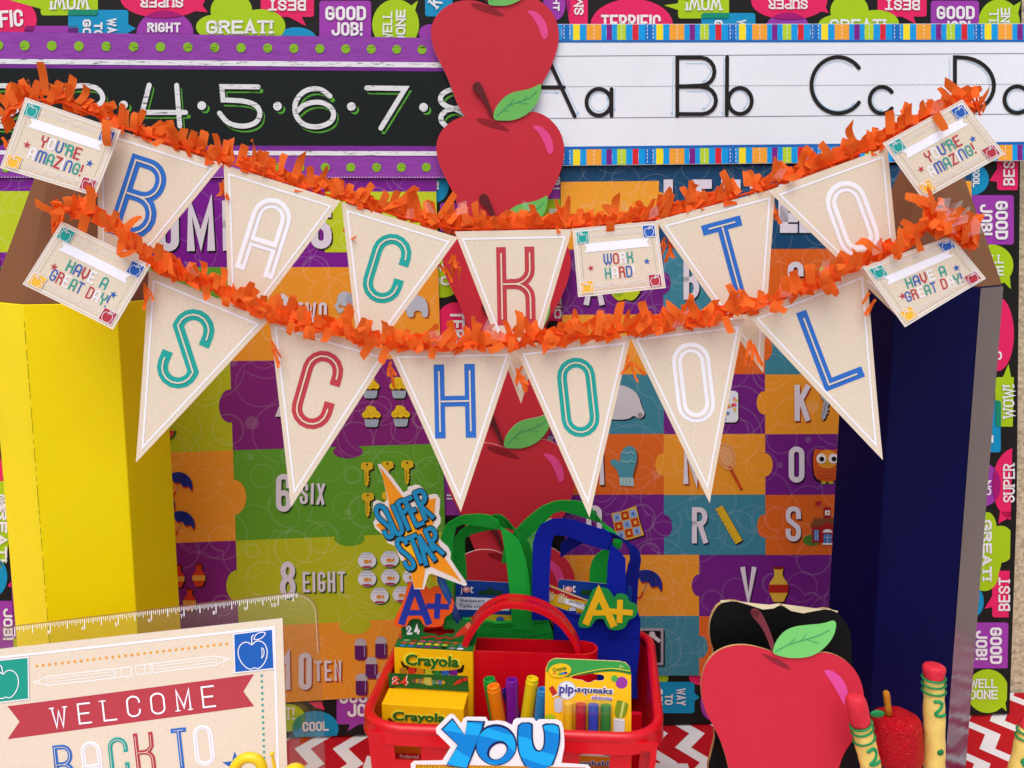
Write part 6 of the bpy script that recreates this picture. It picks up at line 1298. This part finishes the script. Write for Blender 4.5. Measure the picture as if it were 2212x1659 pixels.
aplus(vplane(.792, 0), z8((340, 740), (345, 690), (398, 590), (428, 470), (450, 450), (515, 450), (542, 475), (568, 505), (585, 488), (640, 478), (668, 500), (675, 545), (720, 562), (732, 590), (722, 645), (700, 665), (670, 680), (662, 728), (640, 742), (585, 748), (535, 740), (512, 692), (455, 690), (432, 720), (420, 745)),
      [(388, 728), (475, 480), (570, 728)], [(425, 652), (535, 652)], [(628, 528), (618, 690)], [(552, 608), (698, 612)], 'f05a1c', '2438a0', 'orange-edged cutout with a blue A plus, above the crayon boxes')
aplus(vplane(.818, 0), z8((1535, 740), (1540, 690), (1590, 600), (1625, 510), (1648, 490), (1720, 492), (1748, 520), (1770, 558), (1782, 535), (1812, 528), (1855, 540), (1866, 585), (1905, 592), (1924, 620), (1915, 670), (1890, 688), (1858, 702), (1845, 745), (1800, 768), (1735, 762), (1712, 725), (1700, 692), (1652, 692), (1632, 722), (1612, 750), (1560, 750)),
      [(1582, 728), (1668, 524), (1768, 742)], [(1635, 652), (1735, 652)], [(1806, 568), (1802, 718)], [(1728, 640), (1888, 652)], '1f8f3c', 'f2bc1c', 'green-edged cutout with a yellow A plus, against the blue tote bag')

# YOU cut-out on a ruler base
PYO = vplane(.645, 4); yo = thing('you_sign', PYO.map(*z8((1030, 1800))), 'white-edged cutout reading you in wavy blue letters on a yellow ruler base', 'word sign')
q4 = lambda *p_: Q4(*p_); c4 = [Q4(p_) for p_ in ((720, 1659), (715, 1590), (770, 1545), (1270, 1535), (1420, 1290), (1165, 1040), (1160, 960), (1390, 725), (1440, 712), (1480, 730), (1610, 880), (1640, 800), (1700, 765), (2040, 770), (2080, 840))]
c5 = [Q5(p_) for p_ in ((70, 840), (150, 828), (280, 850), (400, 910), (425, 830), (470, 792), (640, 785), (780, 788), (830, 850), (860, 818), (920, 808), (1190, 815), (1270, 850), (1305, 960), (1322, 1150), (1320, 1300), (1290, 1450), (1270, 1580), (1740, 1612), (1780, 1659), (1790, 2000))]
b = B(PYO, 'f2f0f2', 'card'); b.slab(c4+c5+[Q4((720, 2000))], .0012, 0); b.build('white_outline', yo)
b = B(PYO, 'e8b41c'); b.poly([Q4((800, 1595)), Q4((1500, 1602)), Q5((1700, 1650)), Q5((1700, 2000)), Q4((790, 2000))], 1); b.c('8a5a14')
for k in range(46): b.line([Q4((825+k*46, 1600+k*1.2)), Q4((825+k*46, 1760))], 1.3 if k % 2 else 1.9, 2)
b.c('d8642a'); b.line([Q4((800, 1595)), Q5((1700, 1648))], 1.2, 2.4); b.build('ruler_base', yo)
Yp = Q4((1450, 800), (1670, 1065), (1715, 835), (1990, 835), (1960, 960), (1700, 1640), (1350, 1590), (1560, 1240), (1280, 970))
Yo = Q4((1450, 770), (1675, 1080), (1710, 815), (2030, 828), (1985, 1000), (1720, 1659), (1330, 1620), (1545, 1250), (1248, 970))
Uo = Q5((505, 850), (765, 845), (768, 960), (765, 1150), (800, 1290), (870, 1355), (935, 1310), (960, 1200), (955, 1000), (915, 865), (1215, 868), (1250, 1000), (1252, 1180), (1200, 1400), (1100, 1659), (640, 1659), (540, 1480), (490, 1300), (480, 1060))
Ui = Q5((525, 865), (735, 858), (738, 960), (735, 1150), (780, 1320), (870, 1372), (955, 1320), (985, 1200), (980, 1000), (940, 885), (1200, 885), (1225, 1000), (1225, 1180), (1175, 1390), (1060, 1659), (680, 1659), (565, 1480), (515, 1300), (505, 1060))
ox, oy = Q5((118, 1245))
Oo = ell(ox, oy, 368*Q5.k, 372*Q5.k*.98, 18, 40); Oi = ell(ox, oy+1, 345*Q5.k, 350*Q5.k*.96, 18, 40); hO = ell(*Q5((140, 1340)), 200*Q5.k, 150*Q5.k, -38, 28); hI = ell(*Q5((150, 1362)), 168*Q5.k, 122*Q5.k, -38, 28)
for nm, lo_, li, ho, hi_ in (('letter', Oo, Oi, None, hO), ('letter', Yo, Yp, None, None), ('letter', Uo, Ui, None, None)):
    b = B(PYO, '1d2560'); b.poly(smooth_loop(lo_, 1) if nm != 'x' and len(lo_) < 30 and lo_ is not Yo else lo_, 2 if lo_ is not Oo else 1.5, [hI] if lo_ is Oo else [])
    b.c('0a86d8', 'wave'); b.poly(smooth_loop(li, 1) if len(li) < 30 and li is not Yp else li, 4 if lo_ is not Oo else 3, [hi_] if hi_ else []); b.build(nm, yo)

# ================================================================ CHALKBOARD APPLE, RED APPLE SIGN, DECORATED PRETZELS
z9 = Z[9]; PCH = vplane(.735, 5, 2, .33)
ch = thing('chalkboard_apple', PCH.map(*z9((620, 1900))), 'black apple-shaped chalkboard plaque with raw wooden edges, standing behind the red apple sign', 'chalkboard')
ck = smooth_loop(z9((205, 905), (180, 830), (172, 745), (188, 670), (238, 590), (330, 573), (420, 600), (520, 632), (590, 622), (632, 600), (700, 640), (780, 655), (860, 638), (940, 624), (1010, 655), (1070, 735), (1097, 830), (1090, 920), (1120, 1100), (1150, 1400), (1110, 1900), (180, 1900), (160, 1659), (190, 1550), (215, 1430), (180, 1300), (190, 1100)), 1)
b = B(PCH, '0a0a0b', 'card'); b.slab(ck, .005, 0, ('c9a46c', 'wood')); b.build('plaque', ch)
PW_ = PCH.shift(-.0055); wk = [(x-1.5, y-4.5) for x, y in ck[:26*2]]
b = B(PW_, 'c9a46c', 'wood'); b.slab(ck, .003, 0, ('dcbf8a', 'wood')); b.build('back_layer', ch)
b = B(PCH, 'f0dfb4', 'wood'); b.poly(z9((245, 570), (405, 583), (478, 592), (560, 600), (632, 590), (628, 603), (590, 624), (520, 632), (420, 598), (330, 574), (243, 590)), 1); b.poly(z9((636, 594), (850, 622), (1004, 640), (1004, 652), (940, 626), (860, 640), (780, 656), (700, 640)), 1); b.build('worn_top_edge', ch)
PAp = vplane(.70, 6, 1, .33)
ra = red_apple(PAp, z9, 0, 0, 'red_apple_sign', 'large glossy red apple cutout with green leaf, in front of the black chalkboard', 'apple sign', None, base=PAp.map(*z9((620, 1950)))) if False else None
ro = [(585, 905), (520, 885), (430, 862), (330, 862), (235, 893), (165, 955), (122, 1055), (118, 1180), (150, 1300), (212, 1410), (262, 1520), (300, 1659), (320, 1800), (400, 1900), (900, 1900), (985, 1800), (1010, 1659), (1045, 1560), (1110, 1470), (1155, 1380), (1178, 1260), (1172, 1150), (1135, 1045), (1065, 965), (985, 922), (900, 905), (800, 945), (690, 950)]
ra = thing('red_apple_sign', PAp.map(*z9((620, 1900))), 'large red apple cutout with green leaf, leaning in front of the black chalkboard', 'apple sign')
b = B(PAp, 'cc2c40', 'card'); b.slab(smooth_loop(z9(*ro), 2), .003, 0, ('c9a46c', 'wood')); b.build('apple_body', ra)
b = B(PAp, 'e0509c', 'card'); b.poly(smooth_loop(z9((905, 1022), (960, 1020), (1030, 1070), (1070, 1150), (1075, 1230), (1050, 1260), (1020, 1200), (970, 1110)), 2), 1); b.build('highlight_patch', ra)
b = B(PAp, '8f2434', 'card'); b.poly(smooth_loop(z9((500, 912), (560, 930), (640, 960), (718, 1028), (640, 1005), (560, 960)), 2), 1); b.build('dimple_mark', ra)
b = B(PAp.shift(.0012), '74303a', 'card'); b.slab(smooth_loop(z9((440, 655), (452, 632), (480, 628), (510, 650), (545, 720), (578, 800), (600, 880), (585, 905), (572, 890), (545, 810), (505, 735), (460, 690)), 2), .002, 0); b.c('5e2028'); b.ell(*z9((472, 658)), 9, 7, 1, -20); b.build('stem', ra)
b = B(PAp.shift(.0018), '78d070', 'card'); b.slab(smooth_loop(z9((582, 908), (600, 850), (650, 780), (720, 745), (820, 733), (920, 725), (997, 695), (990, 780), (950, 850), (880, 915), (800, 945), (690, 948), (600, 925)), 2), .0012, 0)
b.c('3f9f6c'); b.line(z9((600, 905), (690, 855), (800, 825), (880, 800), (950, 765)), 1.8, 1); b.line(z9((690, 855), (730, 815)), 1.2, 1.3); b.line(z9((770, 832), (800, 790)), 1.2, 1.3); b.line(z9((800, 825), (880, 848)), 1.2, 1.3); b.build('leaf', ra)

def lump_tube(b, path, rad, n=22, amp=.05, seed=1):
    from mathutils import noise as NZ
    P = [Vector(q) for q in path]; rings = []; up = Vector((0, 1, 0))
    for i, q in enumerate(P):
        d = (P[min(i+1, len(P)-1)]-P[max(i-1, 0)]).normalized(); u = (up-d*up.dot(d)).normalized(); v = d.cross(u)
        rings.append([q+(u*math.cos(2*PI*k/n)+v*math.sin(2*PI*k/n))*rad[i]*(1+amp*NZ.noise(Vector((q.z*120, math.cos(2*PI*k/n)*1.1, math.sin(2*PI*k/n)*1.1+seed*5)))) for k in range(n)])
    m_ = len(P); b.raw([v for g in rings for v in g], [(i*n+k, i*n+(k+1) % n, (i+1)*n+(k+1) % n, (i+1)*n+k) for i in range(m_-1) for k in range(n)]+[tuple(range(n))[::-1], tuple((m_-1)*n+k for k in range(n))])
def pretzel(p_top, p_neck, p_bot, Y, rpx, label, rings, two, dot=None, seed=1, ext=.03):
    A_, Nk, C_ = at(*p_top, Y), at(*p_neck, Y), at(*p_bot, Y+.002); ax = (C_-Nk).normalized(); C_ = C_+ax*ext
    rr = rpx/FPX*(A_-CAM).dot(FW); r_ = thing('pencil_pretzel', C_, label, 'decorated pretzel', 'candy pretzel rods iced as pencils')
    b = B(None, 'ecd272', 'candy'); path = [Nk.lerp(C_, k/30) for k in range(31)]; lump_tube(b, path, [rr*(.88+.12*min(1, k/6)) for k in range(31)], 24, .1, seed); b.build('yellow_rod', r_, smooth=True)
    b = B(None, 'd8303f', 'candy'); u = A_-Nk; path = [Nk+u*t_ for t_ in (-.05, .05, .2, .4, .6, .78, .9, .96, 1.0)]; lump_tube(b, path, [rr*k for k in (.93, .95, .97, 1.0, 1.02, 1.0, .92, .8, .4)], 24, .14, seed+3); b.build('red_eraser', r_, smooth=True)
    side = Vector((1, 0, 0)); side = (side-ax*side.dot(ax)).normalized(); fr = ax.cross(side)
    if fr.y > 0: fr = -fr
    def loop(c, k, tilt): return [c+side*rr*k*math.cos(2*PI*i/20)+fr*rr*k*math.sin(2*PI*i/20)+ax*tilt*math.cos(2*PI*i/20) for i in range(20)]
    for (t_, tilt) in rings: b = B(None, '1f8a4c', 'candy'); b.tube(loop(Nk.lerp(C_-ax*ext, t_), 1.06, tilt), .00085, 8, close=True); b.build('icing_ring', r_, smooth=True)
    def surf(x, y):                               # point on the front of the rod
        q = at(x, y, Y); c = Nk+ax*(q-Nk).dot(ax); s_ = (q-c).dot(side); s_ = max(-rr*.9, min(rr*.9, s_)); return c+side*s_+fr*math.sqrt(max(0, rr*rr-s_*s_))*1.0
    P = [surf(*q) for q in smooth_loop(two, 2, False)]
    for i_ in range(1): b = B(None, '23965a', 'candy'); b.tube(P, .00135, 10); sphere(b, P[0], .0014, n=10, m=6); sphere(b, P[-1], .0014, n=10, m=6); b.build('icing_numeral', r_, smooth=True)
    if dot: b = B(None, '167a40', 'candy'); sphere(b, surf(*dot), .0027, 1, .6, 1); b.build('icing_dot', r_, smooth=True)
    return r_
QE = T(2864, 2148, 400)
pretzel(QE((630, -165)), QE((620, 55)), QE((640, 1659)), .700, 182*QE.k, 'tallest yellow pretzel pencil with red top and green dot, in front of the navy pencil', [(.005, .0006), (.07, .0003), (.145, .0004)], QE((575, 410), (640, 405), (700, 440), (670, 530), (590, 600), (580, 650), (660, 662), (750, 660)), QE((672, 1300)), 2)
pretzel(z9((1110, 1185)), z9((1155, 1372)), z9((1220, 1659)), .668, 66/3, 'yellow pretzel pencil with red top, leaning over the red apple sign', [(.01, -.0006), (.13, -.0008), (.33, -.001)], z9((1182, 1520), (1215, 1498), (1240, 1530), (1225, 1580), (1190, 1608), (1225, 1608), (1262, 1598)), None, 5)
pretzel(QE((2420, 700)), QE((2290, 960)), QE((2120, 1659)), .665, 165*QE.k, 'yellow pretzel pencil tilted out of the frame at the right edge', [(.05, -.001), (.2, -.001)], QE((2240, 1420), (2160, 1420), (2110, 1480), (2150, 1540), (2200, 1580)), None, 8)
# sugared marshmallow apple
mY = .705; cen = at(*z9((1385, 1470)), mY); ma = thing('marshmallow_apple', at(*z9((1385, 1800)), mY), 'red sugar-coated marshmallow apple with pretzel stem, between the two pretzel pencils', 'candy apple')
b = B(None, 'c4081a', 'sugar'); vs = []; n = 36; m_ = 22; rx = 165/3/FPX*.76; rz = 178/3/FPX*.76
from mathutils import noise as NZ
for i in range(m_+1):
    th = PI*i/m_; sz = math.cos(th); sr = math.sin(th); e = .42
    for k in range(n):
        ph = 2*PI*k/n; X = math.copysign(abs(sr)**e, 1)*math.cos(ph); Y_ = math.copysign(abs(sr)**e, 1)*math.sin(ph); Z_ = math.copysign(abs(sz)**e, sz)
        nz = 1+.05*NZ.noise(Vector((X*1.5, Y_*1.5, Z_*1.5+3))); vs.append(cen+Vector((X*rx*(1.0+.06*-Z_)+Z_*-.0022, Y_*rx*.9, Z_*rz))*nz)
b.raw(vs, [(i*n+k, i*n+(k+1) % n, (i+1)*n+(k+1) % n, (i+1)*n+k) for i in range(m_) for k in range(n)]); b.build('sugared_body', ma, smooth=True)
b = B(None, 'b8741c', 'candy'); lump_tube(b, [at(*z9((x, y)), mY-.004) for x, y in ((1335, 1310), (1330, 1260), (1322, 1200), (1318, 1170), (1318, 1158))], [.0029, .0027, .0027, .0026, .0015], 14, .15); b.build('pretzel_stem', ma, smooth=True)
b = B(None, '1f8a4c', 'candy'); c_ = at(*z9((1262, 1308)), mY-.012); sphere(b, c_, .0052, 1.15, .3, .62); o = b.build('icing_leaf', ma, smooth=True)
# handwriting paper lying on the table under the caddy
hp = thing('handwriting_sheet', (0, .76, .001), 'lined handwriting practice sheet lying under the red caddy on the chevron cloth', 'paper sheet')
b = B(None, 'e0dcdc'); b.raw([(-.165, .64, .0014), (.175, .62, .0014), (.185, .90, .0014), (-.155, .915, .0014)], [(0, 1, 2, 3)]); b.build('sheet', hp)
b = B(None, '55505a')
for k in range(9): y = .65+.028*k; b.raw([(-.163, y, .0019), (.178, y-.016, .0019), (.178, y-.0152, .0019), (-.163, y+.0008, .0019)], [(0, 1, 2, 3)])
b.tube([(-.152, .86, .002), (-.128, .89, .002), (-.125, .86, .002)], .0006, 5); b.build('ruled_lines', hp)
